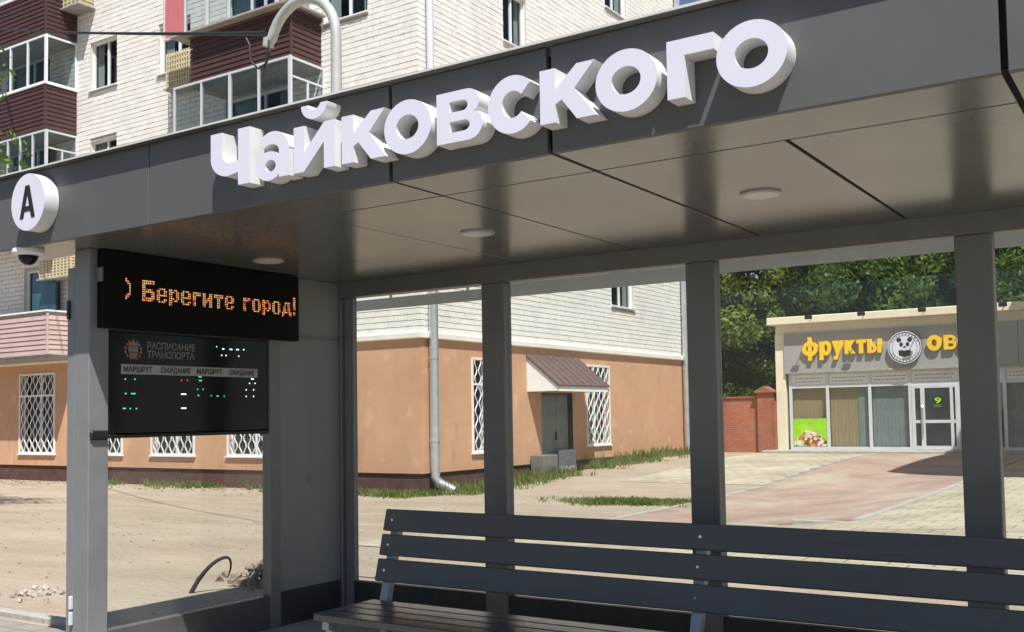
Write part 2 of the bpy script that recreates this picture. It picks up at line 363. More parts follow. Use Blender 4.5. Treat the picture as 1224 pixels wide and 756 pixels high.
# ------------------------------------------------------------------ the ground
def sst(a, b, t):
    t = max(0.0, min(1.0, (t-a)/(b-a))); return t*t*(3-2*t)
def gz(x, y):
    k = sst(7.0, 16.5, y)*(1-sst(20.0, 33.0, y))
    return -0.42*k*(1-sst(-7.5, -2.0, x)) if x > -15.4 else -0.42*sst(7.0, 16.5, y)
def sheet(name, xs, ys, dz, m):
    v = [(x, y, gz(x, y)+dz) for y in ys for x in xs]; n = len(xs)
    f = [(j*n+i, j*n+i+1, (j+1)*n+i+1, (j+1)*n+i) for j in range(len(ys)-1) for i in range(n-1)]
    return tag(mesh(name, v, f, m, smooth=True), kind='structure')
def rng(a, b, s):
    n = max(1, round((b-a)/s)); return [a+(b-a)*i/n for i in range(n+1)]
sheet('ground', [-900, -300, -120]+rng(-60, 20, 1.0)+[60, 150, 400, 900], [-900, -300, -100, -40]+rng(-12, 60, 1.0)+[90, 160, 400, 900], 0.0, 'dirt')
sheet('plaza_paving', rng(-8.6, 12, .8), rng(9.2, 24.0, .7), .008, 'plaza')
sheet('forecourt_paving', rng(-12.4, 12, .8), rng(24.0, 35.35, .7), .008, 'plaza')
sheet('pink_path', rng(-8.45, -4.0, .8), rng(14.75, 34.6, .7), .014, 'pink')
pb = empty('path_border', (-8.5, 14.7, 0)); tag(pb, kind='structure')
def border(x0, x1, y0, y1):
    zz = gz((x0+x1)/2, (y0+y1)/2); box('border_slab', x0, x1, y0, y1, zz-.08, zz+.034, 'kerb', pb, .006)
for k in range(20):
    border(-8.57, -8.452, 14.78+k*.99, 15.76+k*.99); border(-3.998, -3.88, 14.78+k*.99, 15.76+k*.99)
for k in range(5): border(-8.57+k*.94, -7.64+k*.94, 14.63, 14.748)
sheet('pavement', rng(-30, 30, 2), rng(-1.6, 4.35, 1), .006, 'walk')
sheet('road', rng(-300, 300, 10), rng(-13, -1.8, 1.2), .004, 'asphalt')
for i in range(30):
    k = box('kerb', -30+i*2+.01, -28+i*2-.01, -1.8, -1.62, -.05, .13, 'kerb', bev=.015) if i else None
    if k: k.parent = KERB; k.matrix_parent_inverse = Matrix.Translation(-WL[KERB])
    else: KERB = tag(box('kerb', -30.0, -28.02, -1.8, -1.62, -.05, .13, 'kerb', bev=.015), kind='structure')
ek = empty('edging_kerb', (-9, 4.47, 0), 'low pale concrete edging kerb crossing the bare dirt at lower left', 'kerb')
for i in range(9):
    box('kerb_stone', -5.95-i*1.0+.005, -6.95-i*1.0+.015, 4.42+random.uniform(-.006, .006), 4.50, -.06, .055+random.uniform(-.008, .008), 'kerb', ek, .012)

# ------------------------------------------------------------------ bus shelter
YF, YR = 3.346, 5.74
SX0, SX1 = -5.77, 1.20
sh = empty('bus_shelter', (-2.3, 4.6, 0), 'dark grey metal and glass bus shelter with deep flat roof', 'bus shelter')
box('floor_slab', -5.6, SX1, 3.45, 6.0, -.1, .03, 'concrete', sh, .01)
FJ = [SX0, -4.39, -2.79, -2.0, -.415, SX1]
G = .011
ro = box('roof', SX0+.02, SX1-.02, YF+.05, 5.84, 2.53, 2.80, 'postdark', sh)
box('roof_backing', SX0+.03, SX1-.03, YF+.035, YF+.05, 2.48, 2.84, 'gap', sh)
box('roof_backing', -5.30, SX1-.03, 3.40, 5.72, 2.475, 2.49, 'gap', sh)
FG = {-4.39: .003, -2.79: .009, -2.0: .011, -.415: .011}
CG = {-2.79: .006, -2.0: .010, -1.2: .009, -.415: .011}
for a, b in zip(FJ[:-1], FJ[1:]):
    ga, gb = FG.get(a, .002), FG.get(b, .002)
    box('fascia_panel', a+ga, b-gb, YF, YF+.03, 2.45, 2.866, 'fascia', sh, .0025)
    tr_ = box('roof_edge_trim', a+.001, b-.001, YF-.045, YF+.12, 2.868, 2.873, 'fascia', sh)
    box('sunlit_rim', a+.001, b-.001, YF-.049, YF-.0455, 2.867, 2.876, 'lens', tr_)  # pale strip paints in the bright sunlit rim of the roof edge
    box('soffit_panel', a+ga, b-gb, YF+.032, 3.715-.006, 2.452, 2.47, 'soffit', sh, .0015)
CJ = [-5.29]+[-5.2+.8*i for i in range(1, 8)]+[SX1]
CJ = [-5.29, -4.4, -3.6, -2.79, -2.0, -1.2, -.415, .4, SX1]
for a, b in zip(CJ[:-1], CJ[1:]):
    box('ceiling_panel', a+CG.get(a, .003), b-CG.get(b, .003), 3.715+.006, 5.69, 2.452, 2.47, 'soffit', sh, .0015)
# rear frame
box('rear_beam', -5.32, SX1, 5.692, 5.80, 2.342, 2.474, 'postdark', sh, .004)
PX = [(-3.965, -3.785), (-2.475, -2.295), (-.975, -.795), (.52, .70)]
for a, b in PX:
    box('rear_post', a, b, 5.69, 5.79, 0.02, 2.341, 'postdark', sh, .006)
box('corner_post', -5.36, -5.24, 5.69, 5.80, .02, 2.341, 'postdark', sh, .006)
box('corner_post_trim', -5.238, -5.15, 5.725, 5.77, .02, 2.341, 'post', sh, .004)
ed = [-5.15]+[x for p in PX for x in p]+[SX1]
bays = [(-5.15, -3.965), (-3.785, -2.475), (-2.295, -.975), (-.795, .52), (.70, SX1)]
for i, (a, b) in enumerate(bays):
    box('rear_glass', a, b, 5.745, 5.753, .262, 2.342, 'glass', sh)
    box('rear_kick_panel', a+.001, b-.001, 5.71, 5.77, .03, .26, 'kick', sh, .004)
    top = (2.384, 2.402, 2.43, 2.43, 2.43)[i]
    g = box('rear_gutter_panel', a*1.08-.1, b*1.08+.08, 6.19, 6.21, (2.302, 2.306, 2.335, 2.330, 2.33)[i], top, 'postdark', sh)
    for bx in (a-.05, (a+b)/2+.1):
        box('bracket', bx, bx+.014, 6.205, 6.225, 2.36, 2.50, 'postdark', g)
# end wall at the left
fp = box('front_post', -5.39, -5.25, 3.596, 3.727, .02, 2.451, 'post', sh, .004)
st = box('post_side_strip', -5.462, -5.394, 3.60, 3.72, .02, 2.352, 'post', sh, .003)
for z in (.33, .42): box('hinge', -5.402, -5.384, 3.575, 3.596, z-.04, z+.035, 'greyframe', st, .003)
box('latch', -5.452, -5.43, 3.586, 3.60, 2.05, 2.16, 'black', st, .003)
box('end_glass', -5.29, -5.282, 3.727, 4.99, .252, 1.36, 'glass', sh)
box('end_header', -5.36, -5.30, 3.728, 4.989, 1.99, 2.451, 'postdark', sh)
box('end_mullion', -5.33, -5.25, 4.99, 5.088, .02, 2.451, 'postdark', sh, .004)
wp = box('end_wall_panel', -5.325, -5.262, 5.09, 5.69, .262, 2.451, 'wallpanel', sh, .002)
box('sticker', -5.262, -5.2612, 5.345, 5.40, .99, 1.065, 'print', wp)
box('wall_cap', -5.26, -5.245, 5.10, 5.69, 2.02, 2.03, 'postdark', wp)
box('end_kick_panel', -5.31, -5.25, 3.73, 4.989, .03, .25, 'kick2', sh, .004)
box('end_kick_panel', -5.315, -5.255, 5.09, 5.689, .03, .26, 'kick', sh, .004)
box('glass_clamp', -5.252, -5.228, 3.60, 3.72, 1.345, 1.40, 'black', sh, .01)

# recessed ceiling lights
for k, (x, y, lab) in enumerate([(-4.82, 4.57, 'round recessed ceiling light above the amber text board'),
                                 (-3.21, 4.58, 'round recessed ceiling light, middle of three in shelter ceiling'),
                                 (-1.60, 4.56, 'round recessed ceiling light nearest the right of the shelter ceiling')]):
    e = empty('ceiling_light', (x, y, 2.45), lab, 'ceiling light', 'round lights in the shelter ceiling')
    for nm, r1, z0, m in (('trim_ring', .095, 2.444, 'ring'), ('lens', .078, 2.4405, 'lens')):
        mb = MB(); mb.tube([(x, y, 2.4525), (x, y, z0)], r1, 28); mb.build(nm, m, e)

# security dome
e = empty('security_camera', (-5.57, 3.42, 2.45), 'white dome security camera hanging below the roof edge at left', 'camera')
mb = MB(); mb.tube([(-5.57, 3.42, 2.452), (-5.57, 3.42, 2.43), (-5.57, 3.42, 2.415)], [.085, .088, .07], 24); smooth_by_angle(mb.build('housing', 'white', e))
mb = MB(); pts = [(-5.57, 3.42, 2.4145-.055*math.sin(a)) for a in (0, .4, .8, 1.2, 1.5)]
mb.tube(pts, [.055*math.cos(a)+.001 for a in (0, .4, .8, 1.2, 1.5)], 20); mb.build('dome', 'blackgloss', e, smooth=True)

# ------------------------------------------------------------------ name letters on the fascia
def arc(cx, cy, rx, ry, a0, a1, n=40):
    return [(cx+rx*math.cos(math.radians(a0+(a1-a0)*i/n)), cy+ry*math.sin(math.radians(a0+(a1-a0)*i/n))) for i in range(n+1)]
def ell(cx, cy, rx, ry, n=48): return arc(cx, cy, rx, ry, 0, 360-360/n, n-1)
XH = .205
def g_o(w, h=XH): return [[ell(w/2, h/2, w/2, h/2+.010), ell(w/2, h/2, w/2-.064, h/2-.052)]]
def g_c(w, h=XH):
    o = arc(w*.52, h/2, w*.52, h/2+.010, 42, 318, 44); i = arc(w*.53, h/2, w*.53-.064, h/2-.050, 318+3, 42-3, 36)
    return [[o+i]]
def g_k(w, h=XH):
    s = .066
    return [[[(0, 0), (s, 0), (s, h*.33), (s+.028, h*.40), (w-.082, 0), (w, 0), (w-.092, h*.56), (w-.004, h), (w-.080, h), (s, h*.60), (s, h), (0, h)]]]
def g_g(w, h=XH): return [[[(0, 0), (.066, 0), (.066, h-.058), (w, h-.058), (w, h), (0, h)]]]
def g_i(w, h=XH):
    s = .064
    body = [(0, 0), (s*.95, 0), (w-s, h*.57), (w-s, 0), (w, 0), (w, h), (w-s*.95, h), (s, h*.43), (s, h), (0, h)]
    c = w/2
    br = arc(c, h+.088, .078, .066, 180, 360, 20)+[(c+.040, h+.088)]+arc(c, h+.088, .036, .024, 360, 180, 14)
    return [[body], [br]]
def g_v(w, h=XH):
    s = .064
    o = [(0, 0), (w*.55, 0)]+arc(w-.068, .062, .068, .062, -90, 50, 12)+[(w-.045, h*.535)]
    o += arc(w-.075, h-.053, .060, .053, -35, 90, 12)+[(0, h)]
    h1 = [(s, .040), (w*.56, .040)]+arc(w*.60, .062, .028, .022, -90, 90, 8)+[(s, .084)]
    h2 = [(s, h-.084), (w*.55, h-.084)]+arc(w*.57, h-.0625, .026, .0215, -90, 90, 8)+[(s, h-.041)]
    return [[o, h1, h2]]
def g_a(w, h=XH):
    # arch with stem, then bowl
    s = .062
    top = [(w-s, 0), (w, 0), (w, h*.62)]+arc(w*.52, h*.60, w*.48, h*.44, 0, 150, 24)
    top += [(w*.20, h*.70)]+arc(w*.47, h*.60, w*.47-s*.80, h*.16, 140, 0, 14)+[(w-s, h*.5)]
    bowl = [ell(w*.40, h*.285, w*.40, h*.325, 36), ell(w*.45, h*.285, w*.40-.052, h*.325-.040, 28)]
    return [[top], bowl]
def g_ch(w, h=.262):
    s = .078
    cup = [(0, h), (s, h), (s, h*.62)]+arc(s+.062, h*.62, .062, h*.20, 180, 270, 12)+[(w-s, h*.44), (w-s, h), (w, h), (w, 0), (w-s, 0), (w-s, h*.23)]
    cup += [(s+.045, h*.20)]+arc(s+.04, h*.55, s+.04, h*.355, 270, 180, 16)
    return [[cup]]
LET = [('ch', -3.78, .262), ('a', -3.482, .212), ('i', -3.24, .243), ('k', -2.957, .243), ('o', -2.722, .243), ('v', -2.45, .222), ('c', -2.202, .213), ('k', -1.967, .237), ('o', -1.732, .243), ('g', -1.452, .172), ('o', -1.272, .243)]
ns = empty('stop_name_sign', (-2.4, YF, 2.52), 'large white block letters spelling the stop name on grey fascia', 'sign')
GL = {'ch': g_ch, 'a': g_a, 'i': g_i, 'k': g_k, 'o': g_o, 'v': g_v, 'c': g_c, 'g': g_g}
LD = .090
LET = [(k_, x_*1.0093, w_*1.0093) for k_, x_, w_ in LET]
for kind, x, wd in LET:
    P = FRONT(YF-.001) @ Matrix.Translation((x, 2.535, 0))
    parts = GL[kind](wd); objs = []
    for j, loops in enumerate(parts):
        objs.append(curve_solid('letter', loops, LD-.0012*j, ['acryl', 'acryl_side'], P, ns))
    for o in objs[1:]:            # join the pieces of one glyph into one mesh
        a, b = objs[0], o
        bm = bmesh.new(); bm.from_mesh(a.data)
        t = b.data.copy(); t.transform(Matrix.Translation(WL[b]-WL[a])); bm.from_mesh(t); bm.to_mesh(a.data); bm.free()
        WL.pop(b); bpy.data.objects.remove(b)
    smooth_by_angle(objs[0], 28)

# round stop letter
e = empty('stop_letter_disc', (-5.27, YF, 2.5), 'round white disc with black letter A at left end of fascia', 'sign')
d = curve_solid('disc', [ell(-5.32, 2.672, .159, .159, 64)], .085, ['acryl', 'acryl_side'], FRONT(YF-.001), e, bevel=0)
smooth_by_angle(d, 28)
A_out = [(-.074, -.095), (-.040, -.095), (-.028, -.055), (.028, -.055), (.040, -.095), (.074, -.095), (.020, .095), (-.020, .095)]
A_in = [(-.019, -.026), (.019, -.026), (0, .044)]
curve_solid('letter', [[(-5.322+x*.96, 2.674+z*.96) for x, z in A_out], [(-5.322+x*.96, 2.674+z*.96) for x, z in A_in]], .003, ['black'], FRONT(YF-.0858), d)

# ------------------------------------------------------------------ amber LED board
LX = -5.185
e = empty('led_text_board', (LX, 4.43, 2.0), 'black LED board with amber dot matrix text on shelter end wall', 'display')
box('housing', -5.247, LX, 3.645, 5.205, 1.992, 2.446, 'ledbox', e, .004)
box('edge_seal', -5.24, LX-.004, 3.636, 3.6448, 2.26, 2.34, 'postdark', e)
BM = {
 ')': ['100', '110', '011', '001', '001', '001', '001', '011', '110', '100'],
 'Б': ['1111111', '1111111', '1100000', '1100000', '1111110', '1111111', '1100011', '1100011', '1111111', '1111110'],
 'е': ['000000']*3+['011110', '110011', '110011', '111111', '110000', '110011', '011110'],
 'р': ['000000']*3+['110110', '111011', '110011', '110011', '111011', '110110', '110000', '110000'],
 'г': ['00000']*3+['11111', '11111', '11000', '11000', '11000', '11000', '11000'],
 'и': ['000000']*3+['110011', '110011', '110111', '111111', '111011', '110011', '110011'],
 'т': ['000000']*3+['111111', '111111', '001100', '001100', '001100', '001100', '001100'],
 'о': ['000000']*3+['011110', '110011', '110011', '110011', '110011', '110011', '011110'],
 'д': ['0000000']*3+['0011110', '0010110', '0110110', '0110110', '0110110', '1111111', '1100011', '1000001'],
 '!': ['11']*7+['00', '11', '11'], ' ': ['0000']}
msg = ') Берегите город!'
mb = MB(); cx = 0; pitch = .0129; y0 = 3.795; z0 = 2.292
for ch in msg:
    g = BM[ch]
    for r, row in enumerate(g):
        for c, v in enumerate(row):
            if v == '1':
                yy = y0+(cx+c)*pitch; zz = z0-r*pitch-.004; s = .0038
                mb.quad((LX+.0012, yy-s, zz-s), (LX+.0012, yy+s, zz-s), (LX+.0012, yy+s, zz+s), (LX+.0012, yy-s, zz+s), random.choice((0, 0, 0, 1, 1, 1, 2)) if ch != ')' else random.choice((0, 1)))
    cx += len(g[0])+1
ld = mb.build('lettering', ['amber', 'amber2', 'red'], e); ld['kind'] = 'stuff'

# ------------------------------------------------------------------ timetable display
DX = -5.268
e = empty('timetable_display', (DX, 4.38, 1.37), 'black electronic timetable display below the amber text board', 'display')
h = box('housing', -5.42, DX, 3.735, 4.989, 1.375, 1.985, 'blackgloss', e, .006)
box('edge_trim', DX-.03, DX+.004, 3.729, 3.7345, 1.375, 1.985, 'greyframe', e)
box('bottom_rail', -5.36, -5.262, 3.74, 4.985, 1.352, 1.374, 'black', e, .004)
E0 = EAST(DX+.0012)
text_mesh('title', 'РАСПИСАНИЕ', 4.005, 1.888, .058, E0, 'print', h, .001, .0012, .36)
text_mesh('title', 'ТРАНСПОРТА', 4.005, 1.835, .058, E0, 'print', h, .001, .0012, .355)
bd = box('heading_band', DX, DX+.0012, 3.823, 4.893, 1.732, 1.79, 'printband', h)
for s, a, b in (('МАРШРУТ', 3.84, 4.04), ('ОЖИДАНИЕ', 4.105, 4.33), ('МАРШРУТ', 4.38, 4.585), ('ОЖИДАНИЕ', 4.645, 4.86)):
    text_mesh('heading', s, a, 1.745, .046, EAST(DX+.0024), 'black', bd, .0008, .001, b-a)
# crest: crown, shield and wreath
mb = MB()
def flat(pts, mi=0): mb.poly([(DX+.0016, a, b) for a, b in pts], mi)
cy, cz = 3.906, 1.885
flat([(cy-.034, cz-.02), (cy+.034, cz-.02), (cy+.034, cz+.014), (cy-.034, cz+.014)], 1)
flat([(cy-.03, cz+.018), (cy+.03, cz+.018), (cy+.036, cz+.052), (cy+.015, cz+.035), (cy, cz+.062), (cy-.015, cz+.035), (cy-.036, cz+.052)])
flat([(cy-.034, cz-.024), (cy+.034, cz-.024), (cy+.022, cz-.05), (cy, cz-.062), (cy-.022, cz-.05)])
for sgn in (-1, 1):
    for k in range(5):
        a = math.radians(-70+28*k); px, pz = cy+sgn*.055*math.cos(a), cz-.01+.05*math.sin(a)
        flat([(px-.009, pz-.006), (px+.009, pz-.009), (px+.007, pz+.009), (px-.006, pz+.007)] if sgn > 0 else [(px-.006, pz-.009), (px+.009, pz-.006), (px+.006, pz+.007), (px-.008, pz+.009)])
mb.build('crest', ['crest', 'print'], h)
mb = MB()
def led(y, z, wy, mi): mb.quad((DX+.0018, y-wy, z-.004), (DX+.0018, y+wy, z-.004), (DX+.0018, y+wy, z+.004), (DX+.0018, y-wy, z+.004), mi)
for y, z, ww in [(3.851,1.701,.005),(3.918,1.702,.005),(3.854,1.615,.006),(3.907,1.615,.016),(3.845,1.527,.011),(3.886,1.526,.005),(3.929,1.526,.006),(4.405,1.727,.012),(4.408,1.703,.012),(4.386,1.647,.004),(4.429,1.647,.004),(4.392,1.608,.007),(4.495,1.606,.004),(4.548,1.605,.009),(4.603,1.605,.004)]: led(y, z, ww, 0)
for y, z, ww in [(4.277,1.615,.02),(4.277,1.527,.02),(4.846,1.722,.013),(4.821,1.692,.005),(4.869,1.693,.005),(4.791,1.648,.005),(4.857,1.649,.005),(4.791,1.604,.005),(4.856,1.605,.005),(4.595,1.914,.009),(4.66,1.914,.012),(4.716,1.915,.012),(4.77,1.917,.006),(4.54,1.926,.003),(4.582,1.872,.005),(4.618,1.872,.005),(4.727,1.872,.005)]: led(y, z, ww, 1)
for y, z in [(4.259,1.702),(4.305,1.703)]: led(y, z, .006, 2)
o = mb.build('led_figures', ['green', 'ledwhite', 'red'], h); o['kind'] = 'stuff'

# ------------------------------------------------------------------ bench
BX0, BX1 = -4.175, .35
e = empty('bench', (-2, 4.6, .03), 'long dark slatted bench with backrest standing inside the shelter', 'bench')
sy0, sy1, sz = 4.29, 4.80, .35
n = 4; wsl = (sy1-sy0-.014*(n-1))/n
for i in range(n):
    a = sy0+i*(wsl+.014)
    s = box('seat_slat', BX0+random.uniform(-.003, .003), BX1, a, a+wsl, sz-.042, sz, 'seatslat', e, .005)
    if i == 0: box('end_label', BX0-.0042, BX0-.0032, a+.02, a+.085, sz-.037, sz-.006, 'white', s)
th = math.atan2(.11, .40)      # lean of the back
def back_pt(t, off): # t metres along the back from its foot, off metres towards the front
    return (4.835+math.sin(th)*t-math.cos(th)*off, .40+math.cos(th)*t+math.sin(th)*off)
SPX = [-4.14, -2.12, -.11]
tt = [(.055, .20), (.225, .365), (.39, .525)]
tt = [(.052, .188), (.210, .338), (.360, .492)]
for k, (t0, t1) in enumerate(tt):
    y, z = back_pt((t0+t1)/2, .019)
    s = box('back_slat', BX0, BX1, y-.019, y+.019, z-(t1-t0)/2, z+(t1-t0)/2, 'slat', e, .005, rot=(-th, 0, 0))
    for x in SPX:
        yb, zb = back_pt((t0+t1)/2, .0385); mb = MB()
        mb.tube([(x+.03, yb+.002, zb), (x+.03, yb-.004, zb-.001)], .008, 8); mb.build('bolt', 'bolt', e)
for x in SPX:
    mb = MB(); a = back_pt(-.10, 0); b = back_pt(.485, 0); dy = Vector((0, math.cos(th), -math.sin(th)))*.05
    mb.prism([(x, a[0], a[1]), (x, a[0]+dy.y, a[1]+dy.z), (x, b[0]+dy.y, b[1]+dy.z), (x, b[0], b[1])], (.055, 0, 0)); mb.build('back_support', 'steel', e)
    box('seat_bearer', x, x+.05, sy0+.03, sy1+.08, sz-.095, sz-.044, 'steel', e, .004)
    box('leg', x, x+.05, sy0+.06, sy0+.11, .03, sz-.096, 'steel', e, .004)
    box('leg', x, x+.05, sy1+.02, sy1+.07, .03, sz-.096, 'steel', e, .004)

# ------------------------------------------------------------------ apartment building
BXc, BYc, BT = -15.36, 19.48, 17.2
BX_, BY_ = -44.0, 34.85
ab = empty('apartment_building', (-25, 25, -.4), 'cream brick apartment block with orange rendered ground floor and balconies', 'building')
def holes_wall(name, u0, u1, v0, v1, holes, to3, m, parent):
    us = sorted({u0, u1}|{h[0] for h in holes}|{h[1] for h in holes}); vs = sorted({v0, v1}|{h[2] for h in holes}|{h[3] for h in holes})
    us = [u for u in us if u0 <= u <= u1]; vs = [v for v in vs if v0 <= v <= v1]
    mb = MB()
    for a, b in zip(us[:-1], us[1:]):
        for c, d in zip(vs[:-1], vs[1:]):
            um, vm = (a+b)/2, (c+d)/2
            if any(h[0] < um < h[1] and h[2] < vm < h[3] for h in holes): continue
            mb.quad(to3(a, c, 0), to3(b, c, 0), to3(b, d, 0), to3(a, d, 0))
    for h in holes:
        a, b, c, d = h
        if c < v0-.01 or d > v1+.01: continue
        D = .22
        for p, q in (((a, c), (b, c)), ((b, c), (b, d)), ((b, d), (a, d)), ((a, d), (a, c))):
            mb.quad(to3(p[0], p[1], 0), to3(p[0], p[1], -D), to3(q[0], q[1], -D), to3(q[0], q[1], 0), 1)
    return mb.build(name, [m, 'cornice' if m == 'mortar' else m], parent)
F3 = lambda u, v, w_: (u, BYc-w_, v)        # front wall: u = x ; w outwards
R3 = lambda u, v, w_: (BXc+w_, u, v)        # right wall: u = y
def bx3(T, u0, u1, v0, v1, w0, w1): 
    a = Vector(T(u0, v0, w0)); b = Vector(T(u1, v1, w1)); return (min(a.x, b.x), max(a.x, b.x), min(a.y, b.y), max(a.y, b.y), min(a.z, b.z), max(a.z, b.z))
front_up = [(-28.44, -27.10, 11.83, 13.36), (-28.44, -27.10, 8.72, 10.22), (-25.12, -23.7, 11.70, 13.12), (-18.50, -16.95, 11.74, 13.25), (-31.95, -29.95, 4.0, 6.45), (-33.0, -30.2, 9.1, 10.5), (-33.0, -30.6, 12.1, 13.5), (-22.2, -19.6, 9.0, 10.4), (-22.2, -19.6, 12.1, 13.5), (-18.4, -16.95, 5.7, 7.2)]
right_up = [(23.30, 24.50, 11.80, 13.30), (29.40, 31.0, 4.93, 6.40), (23.30, 24.50, 5.36, 6.85), (29.35, 30.9, 14.75, 16.2), (29.4, 31.0, 11.4, 12.9), (23.3, 24.5, 8.5, 10.0)]
front_lo = [(-32.13, -30.17, .45, 3.05), (-28.70, -26.75, .45, 3.05), (-25.41, -23.51, .45, 3.05), (-22.15, -20.2, .45, 3.05), (-18.9, -17.9, .9, .95)][:4]
right_lo = [(21.55, 22.95, .50, 2.95), (27.58, 29.10, .48, 2.96), (24.98, 26.75, -.45, 2.08)]
holes_wall('brick_backing', BX_, BXc, 3.42, BT, front_up, lambda u, v, w_: F3(u, v, w_-.03), 'mortar', ab)
holes_wall('brick_backing', BYc, BY_, 3.42, BT, right_up, lambda u, v, w_: R3(u, v, w_-.03), 'mortar', ab)
holes_wall('ground_floor_wall', BX_, BXc, .08, 3.42, front_lo, F3, 'orange', ab)
holes_wall('ground_floor_wall', BYc, BY_, .08, 3.42, [h for h in right_lo], R3, 'orange', ab)
mb = MB(); mb.box(BX_, BXc-.05, BYc+.05, BYc+.3, -1.2, .08); mb.build('plinth', 'plinth', ab)
mb = MB(); mb.box(BXc-.3, BXc-.05, BYc+.301, 24.98, -1.2, .08); mb.box(BXc-.3, BXc-.05, 26.75, BY_, -1.2, .08); mb.build('plinth', 'plinth', ab)
mb = MB(); mb.quad((BX_, BYc-.02, BT), (BXc+.02, BYc-.02, BT), (BXc+.02, BY_, BT), (BX_, BY_, BT)); mb.quad((BX_, BY_, -1), (BX_, BY_, BT), (BXc-.01, BY_, BT), (BXc-.01, BY_, -1)); mb.quad((BX_, BYc, -1), (BX_, BYc, BT), (BX_, BY_, BT), (BX_, BY_, -1)); mb.build('roof', 'concrete', ab)
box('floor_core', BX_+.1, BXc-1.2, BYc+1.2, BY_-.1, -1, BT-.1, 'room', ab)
box('cornice', BX_, BXc+.10, BYc-.10, BYc+.02, 3.34, 3.50, 'cornice', ab, .02)
box('cornice', BXc-.02, BXc+.099, BYc+.021, BY_, 3.34, 3.50, 'cornice', ab, .02)
# bricks: joined mass plus the 300 that show largest
bricks = []
BL, BH, JT = .39, .128, .017
row = 0; z = 3.51
def clear(u0, u1, v0, v1, hs): return not any(u0 < h[1] and u1 > h[0] and v0 < h[3] and v1 > h[2] for h in hs)
while z < BT-.1:
    off = (BL+JT)/2*(row % 2)
    for T, a, b, hs in ((F3, BX_, BXc, front_up), (R3, BYc+.0, BY_, right_up)):
        u = (b-off) if T is F3 else (a+off)
        # start with a half brick at the corner
        segs = []
        if off: segs.append((b-off+JT, b) if T is F3 else (a, a+off-JT))
        while (u > a+.1 if T is F3 else u < b-.1):
            s0, s1 = (u-BL, u) if T is F3 else (u, u+BL)
            segs.append((max(s0, a), min(s1, b))); u += (-(BL+JT) if T is F3 else (BL+JT))
        for s0, s1 in segs:
            for hh in hs:      # trim bricks at the openings
                if z < hh[3] and z+BH > hh[2]:
                    if s0 < hh[0] < s1: s1 = hh[0]
                    elif s0 < hh[1] < s1: s0 = hh[1]
                    elif hh[0] <= s0 and s1 <= hh[1]: s0 = s1
            if s1-s0 < .05: continue
            bricks.append((T, s0, s1, z, random.uniform(-.004, .005)))
    z += BH+JT; row += 1
def bdist(bk):
    T, s0, s1, zz, _ = bk; p = Vector(T((s0+s1)/2, zz, 0)); vis = (zz < 5.4 and (T is R3 or s0 > -17.5)) or (zz > 9.6 and zz < 12.4)
    return (p-CAM).length+(0 if vis and s1-s0 > .38 else 1000)
bricks.sort(key=bdist)
bme = {}
for T, s0, s1, zz, j in bricks[:300]:
    k = (T is F3, round(s1-s0, 3))
    if k not in bme:
        hx, hy = ((s1-s0)/2, .035) if T is F3 else (.035, (s1-s0)/2)
        mb = MB(); mb.box(-hx, hx, -hy, hy, -BH/2, BH/2); me = bpy.data.meshes.new('brick'); me.from_pydata(mb.v, [], mb.f); me.materials.append(M['brick']); bme[k] = me
    o = bpy.data.objects.new('brick', bme[k]); o.location = T((s0+s1)/2, zz+BH/2, -.035+j); link(o, ab)
mb = MB()
for T, s0, s1, zz, j in bricks[300:]:
    a = [T(s0, zz, j), T(s1, zz, j), T(s1, zz+BH, j), T(s0, zz+BH, j)]; b = [T(s0, zz, -.04), T(s1, zz, -.04), T(s1, zz+BH, -.04), T(s0, zz+BH, -.04)]
    mb.quad(*a)
    for i in range(4): mb.quad(a[i], b[i], b[(i+1) % 4], a[(i+1) % 4])
o = mb.build('brick_courses', 'brick', ab); o['kind'] = 'stuff'

def window(T, a, b, c, d, split=(.5,), frame='pvc', curtain=True, sill=True):
    f = .06; mb = MB()
    for q in ((a, a+f, c, d), (b-f, b, c, d), (a+f, b-f, c, c+f), (a+f, b-f, d-f, d)): mb.box(*bx3(T, *q, -.20, -.13))
    cuts = [a+f]+[a+(b-a)*s for s in split]+[b-f]
    for s in cuts[1:-1]: mb.box(*bx3(T, s-.035, s+.035, c+f, d-f, -.198, -.128))
    W = mb.build('window', frame, ab)
    for p, q in zip(cuts[:-1], cuts[1:]):
        box('pane', *bx3(T, p, q, c+f, d-f, -.172, -.166), 'winglass', W)
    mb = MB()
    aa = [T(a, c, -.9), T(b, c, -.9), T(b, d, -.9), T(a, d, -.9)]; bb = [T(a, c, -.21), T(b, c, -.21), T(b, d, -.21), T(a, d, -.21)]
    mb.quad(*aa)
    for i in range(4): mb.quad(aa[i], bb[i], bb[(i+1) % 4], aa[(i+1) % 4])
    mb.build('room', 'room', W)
    if curtain:
        w_ = (b-a)*random.uniform(.22, .36)
        for s0, s1 in ((a+.05, a+w_), (b-w_*.8, b-.05)):
            mb = MB(); N = 14
            for i in range(N):
                p, q = s0+(s1-s0)*i/N, s0+(s1-s0)*(i+1)/N
                mb.quad(T(p, c, -.27-.03*(i % 2)), T(q, c, -.27-.03*((i+1) % 2)), T(q, d, -.27-.03*((i+1) % 2)), T(p, d, -.27-.03*(i % 2)))
            mb.build('curtain', 'curtain', W)
    if sill: box('sill', *bx3(T, a-.05, b+.05, c-.035, c, -.2, .07), 'white' if frame == 'pvc' else 'greyframe', W)
    return W
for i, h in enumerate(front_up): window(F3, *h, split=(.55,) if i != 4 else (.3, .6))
for h in right_up: window(R3, *h, split=(.5,))
